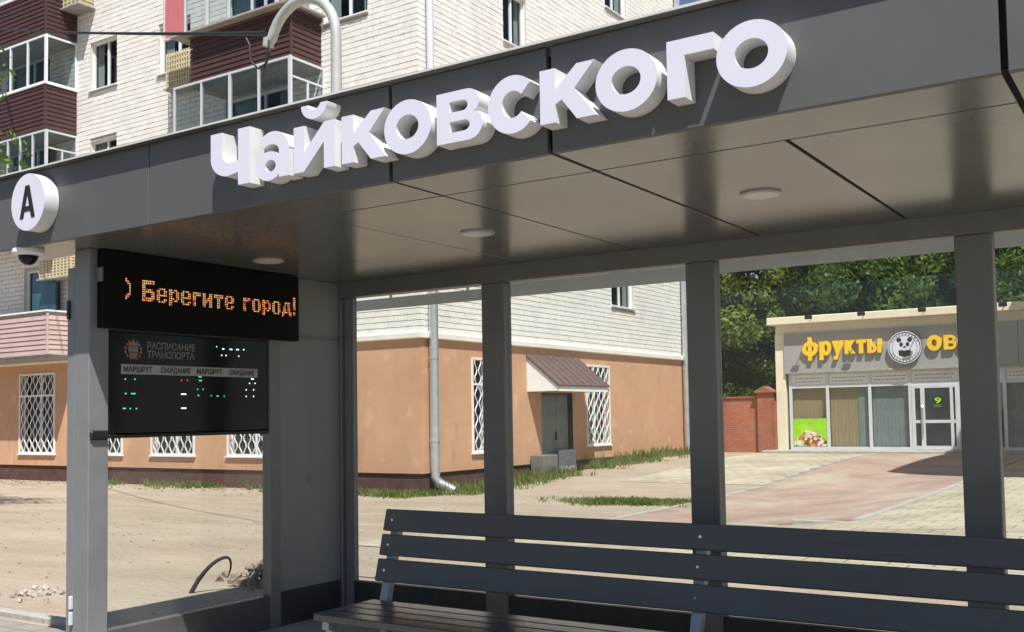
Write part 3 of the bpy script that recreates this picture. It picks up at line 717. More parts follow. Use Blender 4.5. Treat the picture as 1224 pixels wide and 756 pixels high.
def grille_window(T, a, b, c, d):
    W = window(T, a, b, c, d, split=(.5,), curtain=False)
    mb = MB(); w0 = .02; r = .017
    zt = d-(d-c)*.28
    for q in ((a, a+.05, c, d), (b-.05, b, c, d), (a+.05, b-.05, c, c+.06), (a+.05, b-.05, d-.05, d), (a+.05, b-.05, zt-.025, zt+.025)): mb.box(*bx3(T, *q, w0-.02, w0+.02))
    nb = max(6, round((b-a)/.17)); N = 30
    for i in range(1, nb):
        u = a+(b-a)*i/nb; sg = 1 if i % 2 else -1
        pts = [T(u+sg*.055*math.sin(2*PI*(c+(d-c)*k/N)/.42), c+(d-c)*k/N, w0) for k in range(N+1)]
        mb.tube(pts, r, 4, caps=False)
    mb.build('grille', 'white', W)
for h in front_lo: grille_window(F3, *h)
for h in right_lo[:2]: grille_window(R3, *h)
# entrance door, awning, step
dr = box('entrance_door', *bx3(R3, 25.02, 26.71, -.38, 2.06, -.22, -.16), 'door', ab, .01)
box('door_leaf', *bx3(R3, 25.10, 25.98, -.3, 2.0, -.16, -.12), 'door', dr, .01)
box('door_leaf', *bx3(R3, 26.0, 26.66, -.3, 2.0, -.16, -.12), 'door', dr, .01)
box('handle', *bx3(R3, 25.90, 25.94, .7, .95, -.12, -.06), 'black', dr, .01)
box('entrance_step', BXc+.02, BXc+1.1, 25.35, 26.75, -.6, -.30, 'concrete', ab, .02)
box('door_side_panel', BXc+.05, BXc+.09, 25.75, 26.75, -.30, .42, 'doorstep', ab, .01)
cb = tag(box('meter_box', BXc+.05, BXc+.5, 24.25, 25.0, -.45, .33, 'postdark', bev=.02), 'dark grey metal box beside the entrance door under the brown awning', 'box')
mb = MB(); y0_, y1_ = 24.22, 27.12
mb.prism([(BXc, y0_-.04, 3.06), (BXc+1.05, y0_-.04, 2.22), (BXc+1.05, y0_-.04, 2.27), (BXc, y0_-.04, 3.12)], (0, y1_-y0_+.08, 0), 0)
aw = mb.build('awning', ['brownroof'], ab)
mb = MB()
for yy in (y0_, y1_-.03): mb.prism([(BXc, yy, 2.10), (BXc+1.0, yy, 2.10), (BXc+1.0, yy, 2.22), (BXc, yy, 3.05)], (0, .03, 0), 0)
mb.box(BXc+.98, BXc+1.02, y0_+.03, y1_-.03, 2.09, 2.225); mb.build('side_cheek', 'white', aw)
for i in range(9):
    yy = y0_+(y1_-y0_)*i/8; mb = MB(); mb.prism([(BXc, yy-.012, 3.121), (BXc+1.05, yy-.012, 2.272), (BXc+1.05, yy-.012, 2.29), (BXc, yy-.012, 3.14)], (0, .024, 0)); mb.build('roof_seam', 'brownroof', aw)
# downpipes
def downpipe(x, y, z0, z1, m, kick):
    mb = MB(); pts = [(x, y, z1), (x, y, z0+.35), (x+kick[0]*.1, y+kick[1]*.1, z0+.2), (x+kick[0]*.45, y+kick[1]*.45, z0+.02)]
    mb.tube(pts, .118, 12); p = smooth_by_angle(mb.build('downpipe', m, ab), 50)
    zz = z0+1.2
    while zz < z1:
        mb = MB(); mb.tube([(x, y, zz), (x, y, zz+.05)], .130, 12); mb.build('bracket', m, p); zz += 2.0
downpipe(BXc+.16, BYc+.30, -.36, 5.2, 'zinc', (.9, .5))
mb = MB(); mb.tube([(BXc+.16, BYc+.30, 5.2), (BXc+.16, BYc+.30, BT)], .092, 12); smooth_by_angle(mb.build('downpipe', 'pipewhite', ab), 50)
downpipe(BXc+.16, BY_-.05, -.2, BT, 'zinc', (.9, .3))

# balconies -------------------------------------------------------
def balcony(x0, x1, yf, zs0, zs1, gtop, m_sid, m_frame, ledge=False, glazed=True, slat_h=.14, rose=False, gx=None, side_transom=False, panes=5):
    """siding from zs0 to zs1, glazing from zs1 to gtop"""
    mb = MB(); mb.box(x0+.06, x1-.06, yf+.06, BYc, zs0-.14, zs0-.02)
    mb.box(x0+.05, x1-.05, yf+.05, yf+.09, zs0, zs1-.04); mb.box(x1-.09, x1-.05, yf+.09, BYc, zs0, zs1-.04); mb.box(x0+.05, x0+.09, yf+.09, BYc, zs0, zs1-.04)
    B = mb.build('balcony', 'concrete', ab)
    n = int((zs1-zs0)/slat_h)
    for i in range(n):
        z0 = zs0+i*slat_h; z1 = z0+slat_h-.012
        for nm, pts, off in (('slat', [(x0, yf+.025, z0), (x0, yf+.0, z0), (x0, yf+.022, z1), (x0, yf+.045, z1)], (x1-x0-.06, 0, 0)),
                             ('slat', [(x1-.025, yf+.06, z0), (x1, yf+.06, z0), (x1-.022, yf+.06, z1), (x1-.045, yf+.06, z1)], (0, BYc-yf-.06, 0))):
            q = MB(); q.prism(pts, off); q.build(nm, m_sid, B)
    box('corner_trim', x1-.058, x1+.006, yf-.006, yf+.058, zs0-.02, zs1-.02, m_sid, B, .006)
    box('sill_cap', x0-.03, x1+.03, yf-.03, yf+.08, zs1-.035, zs1+.015, m_frame if not ledge else 'brownroof', B)
    box('sill_cap', x1-.08, x1+.03, yf+.081, BYc-.002, zs1-.035, zs1+.015, m_frame if not ledge else 'brownroof', B)
    if ledge:
        box('ledge', x0-.50, x1+.18, yf-.28, BYc-.005, zs1+.018, zs1+.07, 'concrete', B)
        x0, x1, yf = gx[0], gx[1], yf-.16
    if not glazed: return B
    zb, zt = zs1+.072 if ledge else zs1+.016, gtop
    f = .055; mb = MB()
    xs = [x0+(x1-f-x0)*i/panes for i in range(panes+1)]
    for i, x in enumerate(xs): 
        wd = f*1.6 if i == panes or i == panes//2 else f
        mb.box(x, x+wd, yf, yf+.07, zb, zt)
    mb.box(x0, x1, yf+.002, yf+.068, zt-.06, zt-.001)
    mb.box(x0, x1, yf+.002, yf+.068, zb+.001, zb+.05)
    ys = [yf+.07, (yf+BYc)/2, BYc-.06]
    mb.box(x1-f, x1, ys[2], ys[2]+f, zb, zt)
    if side_transom:
        mb.box(x1-f+.002, x1-.002, ys[1], ys[1]+f, zb, zb+(zt-zb)*.62); mb.box(x1-f+.003, x1-.003, yf+.07, BYc-.06, zb+(zt-zb)*.62, zb+(zt-zb)*.62+.05)
    mb.box(x1-f+.004, x1-.004, yf+.07, BYc-.06, zt-.06, zt-.001); mb.box(x1-f+.004, x1-.004, yf+.07, BYc-.06, zb, zb+.05)
    mb.build('glazing_frame', m_frame, B)
    for i in range(panes):
        if rose and i == 0: box('panel', xs[i]+f, xs[i+1], yf+.02, yf+.05, zb+.05, zt-.06, 'rosepanel', B)
        else: box('pane', xs[i]+f, xs[i+1], yf+.03, yf+.036, zb+.05, zt-.06, 'winglass', B)
    box('pane', x1-f+.02, x1-f+.026, ys[0], ys[2], zb+.05, zt-.06, 'winglass', B)
    return B
YB1 = 18.38
balcony(-33.9, -29.12, YB1, 13.57, 14.98, 16.6, 'brown', 'pvc')
balcony(-33.9, -29.12, YB1, 10.56, 11.97, 13.50, 'brown', 'pvc', panes=5)
balcony(-33.9, -29.08, YB1, 7.55, 8.96, 10.50, 'brown', 'greyframe', side_transom=True, panes=7)
balcony(-33.9, -28.92, YB1, 3.55, 4.88, 0, 'pinksiding', 'white', glazed=False, slat_h=.15)
balcony(-22.38, -18.54, YB1, 10.60, 11.88, 13.35, 'brown', 'greyframe', ledge=True, rose=True, gx=(-23.3, -18.9), panes=5)
balcony(-22.38, -18.54, YB1, 7.80, 9.10, 10.56, 'brown', 'greyframe', ledge=True, gx=(-22.87, -18.44), panes=4, side_transom=True)
# inner awning roof of the lower middle balcony
# air conditioners
def ac(x0, x1, y0, z0, z1, label, lat=True):
    e = empty('air_conditioner', ((x0+x1)/2, BYc, z0), label, 'air conditioner', 'wall boxes on the apartment facade')
    box('tray', x0-.05, x1+.08, y0-.08, BYc-.01, z0-.04, z0, 'concrete', e)
    box('casing', x0+.03, x1-.03, y0+.04, BYc-.012, z0+.002, z1-.02, 'acbox', e, .01)
    n = 9; mb = MB()
    for i in range(n+1):
        u = x0+(x1-x0)*i/n; mb.box(u-.02, u+.02, y0, y0+.03, z0+.003, z1)
    for i in range(7):
        zz = z0+(z1-z0)*(i+.3)/7; mb.box(x0+.001, x1-.001, y0+.004, y0+.026, zz, zz+.035)
        mb.box(x1-.015, x1+.012, y0+.031, BYc-.02, zz, zz+.035)
    mb.build('lattice', 'acbox', e)
ac(-24.22, -23.25, 19.05, 10.98, 12.02, 'cream latticed box beside the middle brown balcony')
ac(-30.1, -28.25, 18.95, 14.45, 15.35, 'cream latticed box under the top edge of the photo')
ac(-30.25, -28.62, 18.95, 5.98, 6.62, 'cream latticed box seen just under the shelter roof at left')
box('balcony_screen', -31.0, -29.75, 19.18, 19.22, 4.95, 6.2, 'blueglass', ab)

# ------------------------------------------------------------------ street lamp and cable
e = empty('street_lamp', (-8.33, 9.0, 0), 'pale curved gooseneck lamp pole rising behind the shelter roof', 'street lamp')
mb = MB(); cx_, cz_, rx_, rz_ = -8.885, 6.03, .555, .56
pts = [(-8.33, 9, -.2), (-8.33, 9, 3), (-8.33, 9, 5.5)]+[(cx_+rx_*math.cos(a), 9, cz_+rz_*math.sin(a)) for a in [PI*i/18 for i in range(0, 17)]]
pts += [(-9.445, 9, 6.20)]
mb.tube(pts, [.075, .07, .066]+[.064]*(len(pts)-3), 14); smooth_by_angle(mb.build('pole', 'lamppaint', e), 50)
mb = MB(); mb.tube([(-9.46, 9, 6.23), (-9.48, 9, 6.13)], [.075, .07], 14); mb.build('end_collar', 'lamppaint', e)
mb = MB(); A_, B_ = Vector((-9.50, 8.98, 6.30)), Vector((-34.5, 19.3, 15.2)); N = 40
mb.tube([tuple(A_.lerp(B_, i/N)-Vector((0, 0, .08*4*(i/N)*(1-i/N)))) for i in range(N+1)], .026, 6)
tag(mb.build('overhead_cable', 'cable'), 'black overhead cable running from lamp pole across the facade', 'cable')
mb = MB()
loop = [(-9.42, 8.95, 6.18), (-9.40, 8.95, 6.02), (-9.46, 8.95, 5.90), (-9.60, 8.95, 5.86), (-9.74, 8.95, 5.98), (-9.76, 8.95, 6.2), (-9.82, 8.95, 6.30)]
mb.tube(loop, .014, 6); mb.tube([(-9.42, 8.96, 6.16), (-9.50, 8.96, 5.85), (-9.54, 8.96, 5.70)], .010, 6)
tag(mb.build('cable_loop', 'cable'), 'loose loop of black wire hanging from the lamp pole tip', 'cable')

# ------------------------------------------------------------------ fruit shop
SY = 35.4
sp = empty('shop', (-6, 38, 0), 'single storey shop with cream parapet and grey sign band', 'building')
SXa, SXb = -12.0, 3.0
box('wall', SXa, SXb, 35.75, 42, -.3, 4.3, 'cream', sp)
box('parapet', SXa-.2, SXb, SY-.45, 42.1, 4.44, 4.70, 'cream', sp, .02)
box('parapet_bed', SXa-.02, SXb, SY-.05, 35.749, 4.14, 4.439, 'cream', sp)
box('pilaster', SXa-.04, SXa+.30, SY-.08, 35.749, -.3, 4.139, 'cream', sp, .01)
box('step', SXa-.3, SXb, SY-1.0, 35.6, -.3, .10, 'concrete', sp, .02)
mb = MB(); mb.box(SXa+.301, SXb, SY-.14, 35.748, 2.82, 4.139); bandO = mb.build('sign_band', 'shopgrey', sp)
for i, x in enumerate((-8.0, -4.3, -.6)): box('panel_joint', x, x+.012, SY-.1415, SY-.1405, 2.83, 4.13, 'gap', bandO)
box('band_soffit', SXa+.302, SXb, SY-.16, 35.74, 2.74, 2.818, 'concrete', sp)
# storefront: mullions, poster strip, panes
bx = [-11.56, -10.28, -8.87, -7.58, -6.05, -4.75, -3.4, -2.0, -.6, .8, 2.2]
fr = MB()
for x in bx: fr.box(x-.05, x+.05, SY+.02, SY+.12, .10, 2.739)
fr.box(bx[0], bx[-1], SY+.03, SY+.11, 2.22, 2.34); fr.box(bx[0], bx[-1], SY+.03, SY+.11, .101, .2); fr.box(bx[0], bx[-1], SY+.03, SY+.11, 2.66, 2.738)
fr.build('storefront_frame', 'greyframe', sp)
inner = ['blind', 'blind', 'greyblind', None, None, 'greyblind', None, 'greyblind', None, None]
for i, (a, b) in enumerate(zip(bx[:-1], bx[1:])):
    s = box('poster_strip', a+.051, b-.051, SY+.05, SY+.07, 2.341, 2.659, 'white', sp)
    for k in range(2):
        x = a+.15
        while x < b-.2:
            w_ = random.uniform(.04, .12); box('print_line', x, x+w_, SY+.0485, SY+.0498, 2.54-.11*k, 2.57-.11*k, 'print', s); x += w_+.035
    if i == 3: continue
    box('pane', a+.051, b-.051, SY+.06, SY+.068, .201, 2.219, 'winglass', sp)
    if inner[i]:
        m = inner[i]
        bl = MB(); x = a+.05
        while x < b-.05:
            bl.box(x, min(x+.115, b-.05), SY+.20, SY+.21, .2, 2.22); x += .12
        bl.build('blind', m, sp)
        if i == 1: box('blind_grey', b-.42, b-.06, SY+.17, SY+.18, .2, 2.22, 'greyblind', sp)
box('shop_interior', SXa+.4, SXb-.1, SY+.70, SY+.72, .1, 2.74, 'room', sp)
for k, (x, z, w_, h_) in enumerate([(-5.6, .3, .8, 1.1), (-4.2, .3, 1.0, .9), (-2.8, .3, 1.0, 1.3)]): box('shelf', x, x+w_, SY+.35, SY+.69, .1, z+h_, 'greyblind', sp)
po = tag(box('poster', -11.50, -10.34, SY+.035, SY+.045, .22, 1.17, 'posterlime'), 'lime green poster with heaped fruit in the leftmost shop window', 'poster')
for k in range(110):
    x = random.uniform(-11.44, -10.40); zmax = .86-abs(x+10.92)*.95; 
    if zmax < .26: continue
    z = random.uniform(.26, zmax); r = random.uniform(.045, .085); mb = MB()
    mb.poly([(x+r*math.cos(2*PI*i/10), SY+.0345-.0002*k/10, z+r*math.sin(2*PI*i/10)) for i in range(10)][::-1] )
    nm = random.choice(['fruit_a', 'fruit_b', 'fruit_c', 'fruit_d', 'fruit_e'])
    if nm not in M: M[nm] = mat(nm, {'fruit_a': (.45, .05, .03), 'fruit_b': (.55, .25, .04), 'fruit_c': (.65, .55, .42), 'fruit_d': (.16, .05, .03), 'fruit_e': (.75, .66, .55)}[nm], .6, var=.2, scale=14)
    mb.build('printed_fruit', nm, po)
box('poster_side', -6.0, -5.55, SY+.035, SY+.045, .22, 1.35, 'fruit', sp)
# door
D = empty('shop_door', (-6.8, SY, .1)); D.parent = sp; D.matrix_parent_inverse = Matrix.Translation(-WL[sp])
mb = MB(); a, b = -7.53, -6.10
for q in ((a, a+.10, .11, 2.219), (b-.10, b, .11, 2.219), (-7.26, -7.13, .11, 2.219), (-6.36, -6.27, .11, 2.219)): mb.box(q[0], q[1], SY-.0, SY+.065, q[2], q[3])
xs_ = [(a+.10, -7.26), (-7.13, -6.36), (-6.27, b-.10)]
for x0, x1 in xs_:
    for z0, z1 in ((2.12, 2.218), (.111, .24), (.98, 1.08)): mb.box(x0, x1, SY+.006, SY+.06, z0, z1)
mb.build('frame', 'greyframe', D)
box('door_pane', -7.129, -6.361, SY+.03, SY+.036, 1.081, 2.119, 'darkglass', D); box('door_pane', -7.129, -6.361, SY+.03, SY+.036, .241, .979, 'darkglass', D)
box('side_pane', -7.43, -7.261, SY+.03, SY+.036, .241, 2.119, 'darkglass', D)
mb = MB(); mb.tube([(-7.20, SY-.03, .55), (-7.20, SY-.06, .6), (-7.20, SY-.06, 1.5), (-7.20, SY-.03, 1.55)], .022, 8); mb.build('handle', 'bolt', D)
stx = box('door_sticker', -6.86, -6.6, SY+.0275, SY+.0295, 1.48, 1.82, 'gap', D)
text_mesh('door_mark', '9', -6.83, 1.62, .26, FRONT(SY+.027), 'posterlime', D, .001, .006, .2)
for k in range(2): box('hours_line', -6.85, -6.62, SY+.026, SY+.0272, 1.50+.045*k, 1.525+.045*k, 'print', D)
# yellow sign letters
def g_f(w, h=XH): return [[ell(w/2, h/2, w/2, h/2+.008), ell(w/2, h/2, w/2-.062, h/2-.048)], [[(w/2-.031, -.075), (w/2+.031, -.075), (w/2+.031, h+.075), (w/2-.031, h+.075)]]]
def g_r(w, h=XH): return [[ell(w/2+.01, h/2, w/2-.01, h/2+.008), ell(w/2+.01, h/2, w/2-.066, h/2-.048)], [[(0, -.075), (.062, -.075), (.062, h), (0, h)]]]
def g_y(w, h=XH): return [[[(w*.12, -.075), (w*.46, -.075), (w, h), (w-.070, h), (w*.53, h*.36), (.074, h), (0, h), (w*.36, h*.02), (w*.30, -.022), (w*.12, -.022)]]]
def g_t(w, h=XH): return [[[(w/2-.033, 0), (w/2+.033, 0), (w/2+.033, h-.056), (w, h-.056), (w, h), (0, h), (0, h-.056), (w/2-.033, h-.056)]]]
def g_yi(w, h=XH):
    b = w*.66
    bowl = [(0, 0), (b*.55, 0)]+arc(b-.064, .064, .064, .064, -90, 90, 14)+[(.060, .128), (.060, h), (0, h)]
    return [[bowl, [(.060, .042), (b*.55, .042)]+arc(b-.072, .064, .022, .022, -90, 90, 8)+[(.060, .086)]], [[(w-.060, 0), (w, 0), (w, h), (w-.060, h)]]]
def g_sh(w, h=XH):
    e_ = w-.035; k = (e_-.18)/2
    return [[[(0, 0), (e_-.02, 0), (e_-.02, -.05), (w, -.05), (w, .05), (e_, .05), (e_, h), (e_-.06, h), (e_-.06, .05), (.12+k, .05), (.12+k, h), (.06+k, h), (.06+k, .05), (.06, .05), (.06, h), (0, h)]]]
def g_ii(w, h=XH): return g_i(w, h)[:1]
def g_k2(w, h=XH): return [[[(0, 0), (.058, 0), (.058, h*.36), (w-.074, 0), (w, 0), (w-.070, h*.52), (w-.004, h), (w-.074, h), (.058, h*.64), (.058, h), (0, h)]]]
YS = 2.28
def letters(name, seq, zb, y, label):
    e = empty(name, (seq[0][1], y, zb), label, 'sign', 'yellow shop sign words')
    for fn, x0, x1 in seq:
        P = FRONT(y) @ Matrix.Translation((x0, zb, 0)) @ Matrix.Diagonal((YS, YS, 1, 1)); objs = []
        for k_, loops in enumerate(fn((x1-x0)/YS)): objs.append(curve_solid('letter', loops, .11-.004*k_, ['yellow'], P, e))
        for b in objs[1:]:
            a = objs[0]; bm = bmesh.new(); bm.from_mesh(a.data); t = b.data.copy(); t.transform(Matrix.Translation(WL[b]-WL[a])); bm.from_mesh(t); bm.to_mesh(a.data); bm.free()
            WL.pop(b); bpy.data.objects.remove(b)
letters('shop_sign', [(g_f, -11.03, -10.48), (g_r, -10.43, -10.03), (g_y, -10.00, -9.62), (g_k2, -9.58, -9.21), (g_t, -9.19, -8.87), (g_yi, -8.83, -8.37)], 3.33, SY-.145, 'yellow raised letters reading fruits left of round emblem')
letters('shop_sign', [(g_o, -6.95, -6.50), (g_v, -6.44, -6.06), (g_o, -6.03, -5.70), (g_sh, -5.67, -5.32), (g_ii, -5.29, -5.06)], 3.33, SY-.145, 'yellow raised letters right of round emblem, partly behind shelter post')
# round emblem with a simple black and white animal head
e = empty('shop_emblem', (-7.64, SY-.15, 2.95), 'round white emblem with black ring between the yellow sign words', 'sign')
cx_, cz_ = -7.64, 3.46
def disc(name, x, z, rx, rz, y, m, d=.012, n=28, hole=None):
    return curve_solid(name, [ell(x, z, rx, rz, n)]+([ell(x, z, hole, hole, n)] if hole else []), d, [m], FRONT(y), e)
curve_solid('disc', [ell(cx_, cz_, .53, .53, 48)], .12, ['acryl', 'black'], FRONT(SY-.145), e)
yy = SY-.266
disc('ring', cx_, cz_, .50, .50, yy, 'black', .004, 48, .475); disc('ring', cx_, cz_, .40, .40, yy, 'print', .004, 40, .385)
for i in range(26):
    a = 2*PI*i/26; x, z = cx_+.437*math.cos(a), cz_+.437*math.sin(a)
    if abs(math.sin(a)) > .25: box('print_mark', x-.022, x+.022, yy-.004, yy, z-.02, z+.02, 'crest' if i % 5 == 0 else 'print', e, rot=(0, -a, 0))
for s in (-1, 1):
    disc('ear', cx_+s*.17, cz_+.25, .075, .075, yy, 'black', .004); disc('eye_patch', cx_+s*.10, cz_+.10, .055, .07, yy, 'black', .004)
disc('nose', cx_, cz_+.01, .045, .03, yy, 'black', .004)
curve_solid('body', [[(cx_-.20, cz_-.10), (cx_-.08, cz_-.08), (cx_, cz_-.11), (cx_+.08, cz_-.08), (cx_+.20, cz_-.10), (cx_+.17, cz_-.27), (cx_, cz_-.31), (cx_-.17, cz_-.27)]], .004, ['black'], FRONT(yy), e)
# floodlights on the parapet
for k, x in enumerate((-10.6, -8.85, -6.95, -4.6)):
    e = empty('floodlight', (x, SY-.45, 4.6), ['small black floodlight on parapet above the first yellow word', 'small black floodlight on parapet left of the round emblem', 'small black floodlight on parapet right of the round emblem', 'small black floodlight on parapet at the far right of the shop'][k], 'floodlight', 'floodlights along the parapet')
    mb = MB(); mb.tube([(x, SY-.44, 4.60), (x+.02, SY-.80, 4.64)], .018, 6); mb.build('arm', 'lamppaint', e)
    box('head', x-.11, x+.13, SY-.90, SY-.80, 4.54, 4.68, 'black', e, .02, rot=(.5, 0, 0))

# brick fence between the houses
e = empty('brick_fence', (-13.5, 35.2, 0), 'red brick fence with capped pillar between apartment block and shop', 'fence')
box('panel', -17.5, -12.63, 35.15, 35.35, -.5, 1.93, 'redbrick', e); box('panel', -12.12, -12.05, 35.15, 35.35, -.5, 1.80, 'redbrick', e)
box('pillar', -12.62, -12.13, 35.0, 35.5, -.5, 2.10, 'redbrick', e); 
mb = MB(); mb.prism([(-12.70, 34.92, 2.101), (-12.05, 34.92, 2.101), (-12.05, 34.92, 2.16), (-12.375, 34.92, 2.32), (-12.70, 34.92, 2.16)], (0, .66, 0)); mb.build('pillar_cap', 'redbrick', e)
box('coping', -17.5, -12.63, 35.10, 35.40, 1.931, 1.98, 'redbrick', e)

# ------------------------------------------------------------------ neighbouring house outside the frame on the right (casts the dark shade by the shop door)
nb = empty('neighbour_house', (3, 29, 0), 'pale rendered house to the right of the shop forecourt', 'building')
hz = [(x, x+1.3, z, z+1.5) for x in (-1.4, 1.2, 3.8, 6.4) for z in (1.0, 4.0, 6.8)]
holes_wall('wall', -2.54, 9.0, -.3, 9.0, hz, lambda u, v, w_: (u, 23.46-w_, v), 'render', nb)
holes_wall('wall', 23.46, 35.2, -.3, 9.0, [], lambda u, v, w_: (-2.54-w_, u, v), 'render', nb)
mb = MB(); mb.box(-2.535, 9, 23.70, 35.2, 8.95, 9.02); mb.quad((9, 23.46, -.3), (9, 35.2, -.3), (9, 35.2, 9), (9, 23.46, 9)); mb.quad((-2.54, 35.2, -.3), (9, 35.2, -.3), (9, 35.2, 9), (-2.54, 35.2, 9)); mb.build('roof', 'concrete', nb)
for a, b, c, d in hz: box('window', a, b, 23.66, 23.67, c, d, 'darkglass', nb)

# ------------------------------------------------------------------ vegetation
import numpy as np
def leaf_cloud(blobs, n, size, seed, up=.25):
    g = np.random.default_rng(seed); B = np.array(blobs); p = B[:, 3]**2; p = p/p.sum()
    b = B[g.choice(len(B), n, p=p)]
    d = g.normal(size=(n, 3)); d /= np.linalg.norm(d, axis=1, keepdims=True)
    rad = b[:, 3:4]*(.45+.6*g.random((n, 1))**.6); c = b[:, :3]+d*rad*np.array([1, 1, .85])
    nr = d+g.normal(size=(n, 3))*.6+np.array([0, 0, up]); nr /= np.linalg.norm(nr, axis=1, keepdims=True)
    t = np.cross(nr, g.normal(size=(n, 3))); t /= np.linalg.norm(t, axis=1, keepdims=True)+1e-9; q = np.cross(nr, t)
    s_ = size*g.uniform(.6, 1.3, (n, 1))
    v = np.stack([c-t*s_, c+q*s_*.45, c+t*s_, c-q*s_*.45], 1).reshape(-1, 3)
    return v, np.arange(4*n).reshape(-1, 4)
def np_mesh(name, v, f, m, parent):
    me = bpy.data.meshes.new(name); me.vertices.add(len(v)); me.vertices.foreach_set('co', v.astype('f').ravel())
    k = f.shape[1]; me.loops.add(f.size); me.loops.foreach_set('vertex_index', f.astype('i').ravel())
    me.polygons.add(len(f)); me.polygons.foreach_set('loop_start', np.arange(0, f.size, k, dtype='i')); me.polygons.foreach_set('loop_total', np.full(len(f), k, dtype='i'))
    me.materials.append(M[m]); me.update(calc_edges=True)
    return link(bpy.data.objects.new(name, me), parent)
def tree(name, x, y, h, R, m, label, seed, n=7000, size=.24, low=.25, group=None):
    rnd = random.Random(seed); z0 = gz(x, y) if y < 60 else 0
    e = empty(name, (x, y, z0), label, 'tree', group)
    mb = MB(); lean = rnd.uniform(-.4, .4)
    mb.tube([(x, y, z0-.2), (x+lean*.2, y, z0+h*.25), (x+lean*.6, y+.1, z0+h*.55), (x+lean, y+.2, z0+h*.92)], [.28, .22, .14, .03], 9)
    for i in range(9):
        zz = z0+h*rnd.uniform(.28, .8); a = rnd.random()*6.28; L = R*rnd.uniform(.5, .9)
        mb.tube([(x+lean*.4, y, zz), (x+lean*.4+math.cos(a)*L*.5, y+math.sin(a)*L*.5, zz+L*.3), (x+lean*.4+math.cos(a)*L, y+math.sin(a)*L, zz+L*.75)], [.09, .06, .02], 6)
    mb.build('trunk', 'bark', e, smooth=True)
    blobs = []
    for i in range(110):
        a = rnd.random()*6.28; t = rnd.random(); zz = z0+h*(low+(1-low)*t); env = math.sin(PI*(.12+.80*t))**.7
        rad = R*env*math.sqrt(rnd.random()); blobs.append((x+math.cos(a)*rad, y+math.sin(a)*rad, zz, R*rnd.uniform(.12, .30)))
    v, f = leaf_cloud(blobs, n, size, seed)
    np_mesh('crown', v, f, m, e)
TL = 'trees behind the shop'
tree('tree', -16.2, 40.0, 12.0, 3.4, 'leafyellow', 'light green leafy tree just right of the apartment block corner', 3, 42000, .12, .04, TL)
tree('tree', -12.8, 43.5, 13.5, 4.2, 'leafdark', 'tall dark leafy tree behind the left end of the shop', 5, 42000, .13, .06, TL)
tree('tree', -8.6, 45.0, 13.0, 4.2, 'leaf', 'mid green leafy tree behind the shop sign emblem', 9, 42000, .13, .15, TL)
tree('tree', -4.6, 44.0, 13.5, 4.2, 'leaf', 'leafy tree behind the shop, seen left of the right post', 12, 42000, .13, .15, TL)
tree('tree', -.6, 45.0, 12.5, 4.4, 'leafdark', 'dark leafy tree at far right behind the shop', 15, 36000, .13, .15, TL)
tree('tree', -20.5, 45.0, 14.0, 4.4, 'leafdark', 'dark leafy tree behind the brick fence', 18, 36000, .14, .06, TL)
tree('tree', -10.5, 52.0, 17.0, 5.4, 'leafdark', 'tallest dark tree in the back row behind the shop', 21, 40000, .18, .08, TL)
tree('tree', -2.0, 52.5, 17.0, 5.6, 'leafdark', 'back row dark tree behind the right part of the shop', 22, 40000, .18, .08, TL)
tree('tree', -18.5, 53.0, 17.0, 5.6, 'leafdark', 'back row dark tree near the apartment block', 23, 40000, .18, .08, TL)
tree('tree', -6.0, 57.0, 17.0, 5.6, 'leafdark', 'rearmost dark tree seen above the round shop emblem', 24, 30000, .2, .08, TL)
tree('tree', -14.5, 58.0, 17.0, 5.6, 'leafdark', 'rearmost dark tree seen above the brick fence pillar', 25, 30000, .2, .08, TL)
tree('tree', -20.95, 8.9, 9.8, 3.1, 'leaf', 'green tree whose leaf tips peek in at the left edge', 31, 16000, .09, .45)

# grass tufts and weeds along the walls
rnd = random.Random(4); v, f = [], []
def tuft(x, y, h, k, spread):
    z = gz(x, y)
    for _ in range(k):
        a = rnd.random()*6.28; bx_ = x+rnd.gauss(0, spread); by_ = y+rnd.gauss(0, spread); hh = h*rnd.uniform(.5, 1.2); l = rnd.uniform(.1, .6)*hh; wd = .008+.012*rnd.random()
        t = Vector((-math.sin(a), math.cos(a), 0))*wd; q = len(v); z_ = gz(bx_, by_)-.01
        v.extend([(bx_-t.x, by_-t.y, z_), (bx_+t.x, by_+t.y, z_), (bx_+t.x*.7+math.cos(a)*l*.4, by_+t.y*.7+math.sin(a)*l*.4, z_+hh*.6), (bx_+math.cos(a)*l, by_+math.sin(a)*l, z_+hh), (bx_-t.x*.7+math.cos(a)*l*.4, by_-t.y*.7+math.sin(a)*l*.4, z_+hh*.6)])
        f.append((q, q+1, q+2, q+3, q+4))
for i in range(430):      # right wall strip
    y = rnd.uniform(19.6, 34.0); x = BXc+.1+abs(rnd.gauss(0, .45))+(.35 if y > 26 else 0)*rnd.random(); 
    if 25.2 < y < 26.9 and x < BXc+1.3: continue
    tuft(x, y, rnd.uniform(.06, .22) if rnd.random() < .85 else .34, 15, .12)
for i in range(300):      # front wall near the corner
    x = rnd.uniform(-18.3, -15.0); y = BYc-.05-abs(rnd.gauss(0, .4)); tuft(x, y, rnd.uniform(.05, .17), 15, .12)
for i in range(70):       # weeds along the front wall
    x = rnd.choice((-24.6, -23.8, -23.2, -22.4, -27, -20))+rnd.gauss(0, .5); tuft(x, BYc-.1-abs(rnd.gauss(0, .3)), rnd.uniform(.06, .26), 14, .10)
for i in range(420):      # patch in the open ground
    x = rnd.gauss(-9.9, .62); y = 19.4+rnd.gauss(0, .28)+.05*(x+9.9); tuft(x, y, rnd.uniform(.04, .12), 16, .14)
for i in range(60):
    tuft(-8.9+rnd.gauss(0, .25), 19.9+rnd.gauss(0, .3), .08, 14, .08)
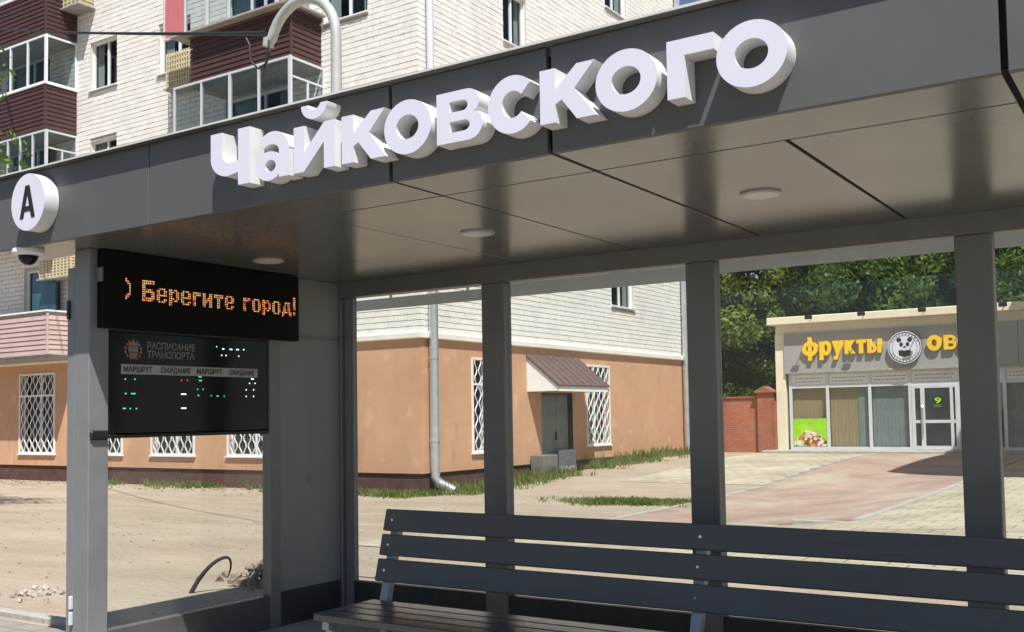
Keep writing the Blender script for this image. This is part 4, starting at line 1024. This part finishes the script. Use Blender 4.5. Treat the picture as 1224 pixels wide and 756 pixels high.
tag(mesh('grass', v, f, 'grass'), 'grass tufts and weeds along the apartment block and in the dirt', 'grass', kind='stuff')

# dirt bank, rubble, hose
rnd = random.Random(11)
def chunk(mb, c, s):
    n = len(mb.v); q = Matrix.Rotation(rnd.random()*6, 3, (rnd.random(), rnd.random(), rnd.random()+.1))
    vs = [(-1,-1,-1),(1,-1,-1),(1,1,-1),(-1,1,-1),(-1,-1,1),(1,-1,1),(1,1,1),(-1,1,1)]
    mb.v += [tuple(Vector(c)+q@Vector((a*s*rnd.uniform(.5, 1.1), b*s*rnd.uniform(.5, 1.1), d*s*rnd.uniform(.4, .8)))) for a, b, d in vs]
    mb.f += [(n,n+3,n+2,n+1),(n+4,n+5,n+6,n+7),(n,n+1,n+5,n+4),(n+1,n+2,n+6,n+5),(n+2,n+3,n+7,n+6),(n+3,n,n+4,n+7)]; mb.m += [0]*6
mb = MB()
for i in range(260):
    r = abs(rnd.gauss(0, .20)); a = rnd.random()*6.28; x, y = -6.90+r*math.cos(a)*1.2, 6.55+r*math.sin(a); chunk(mb, (x, y, .02+max(0, .20-r*.5)*rnd.random()), rnd.uniform(.008, .038))
tag(mb.build('rubble_heap', 'rubble'), 'small heap of brown rubble behind the end glass', 'rubble', kind='stuff')
mb = MB()
for i in range(34): chunk(mb, (-8.2+rnd.gauss(0, .17), 5.12+rnd.gauss(0, .14), .02), rnd.uniform(.006, .026))
tag(mb.build('rubble_scatter', 'rubblewhite'), 'scatter of pale broken plaster on the dirt at left', 'rubble', kind='stuff')
mb = MB()
for i in range(1400):
    x = rnd.uniform(-26, -5.6); y = rnd.uniform(4.7, 18.8); chunk(mb, (x, y, gz(x, y)+.004), rnd.uniform(.004, .014))
for i in range(260):
    x = rnd.uniform(-33, -16.5); y = BYc-.2-abs(rnd.gauss(0, .7)); chunk(mb, (x, y, gz(x, y)+.01), rnd.uniform(.008, .04))
tag(mb.build('loose_stones', 'stone'), 'loose stones strewn over the bare dirt', 'stones', kind='stuff')
mb = MB(); hp = [(-7.08, 5.80, -.05), (-7.06, 5.82, .02), (-7.00, 5.86, .14), (-6.92, 5.92, .25), (-6.84, 5.98, .30), (-6.80, 6.01, .285), (-6.80, 6.02, .2), (-6.84, 6.0, .10)]
hp = [tuple(sum((Vector(hp[min(max(int(q/3)+k-1, 0), 7)])*w_ for k, w_ in enumerate(((1-q%3/3)**3/6, (3*(q%3/3)**3-6*(q%3/3)**2+4)/6, (-3*(q%3/3)**3+3*(q%3/3)**2+3*(q%3/3)+1)/6, (q%3/3)**3/6))), Vector())) for q in range(22)]
mb.tube(hp, [.020-.015*(q/21)**1.6 for q in range(22)], 8)
tag(mb.build('bent_hose', 'rust', smooth=True), 'short dark bent pipe sticking up out of the dirt', 'pipe')
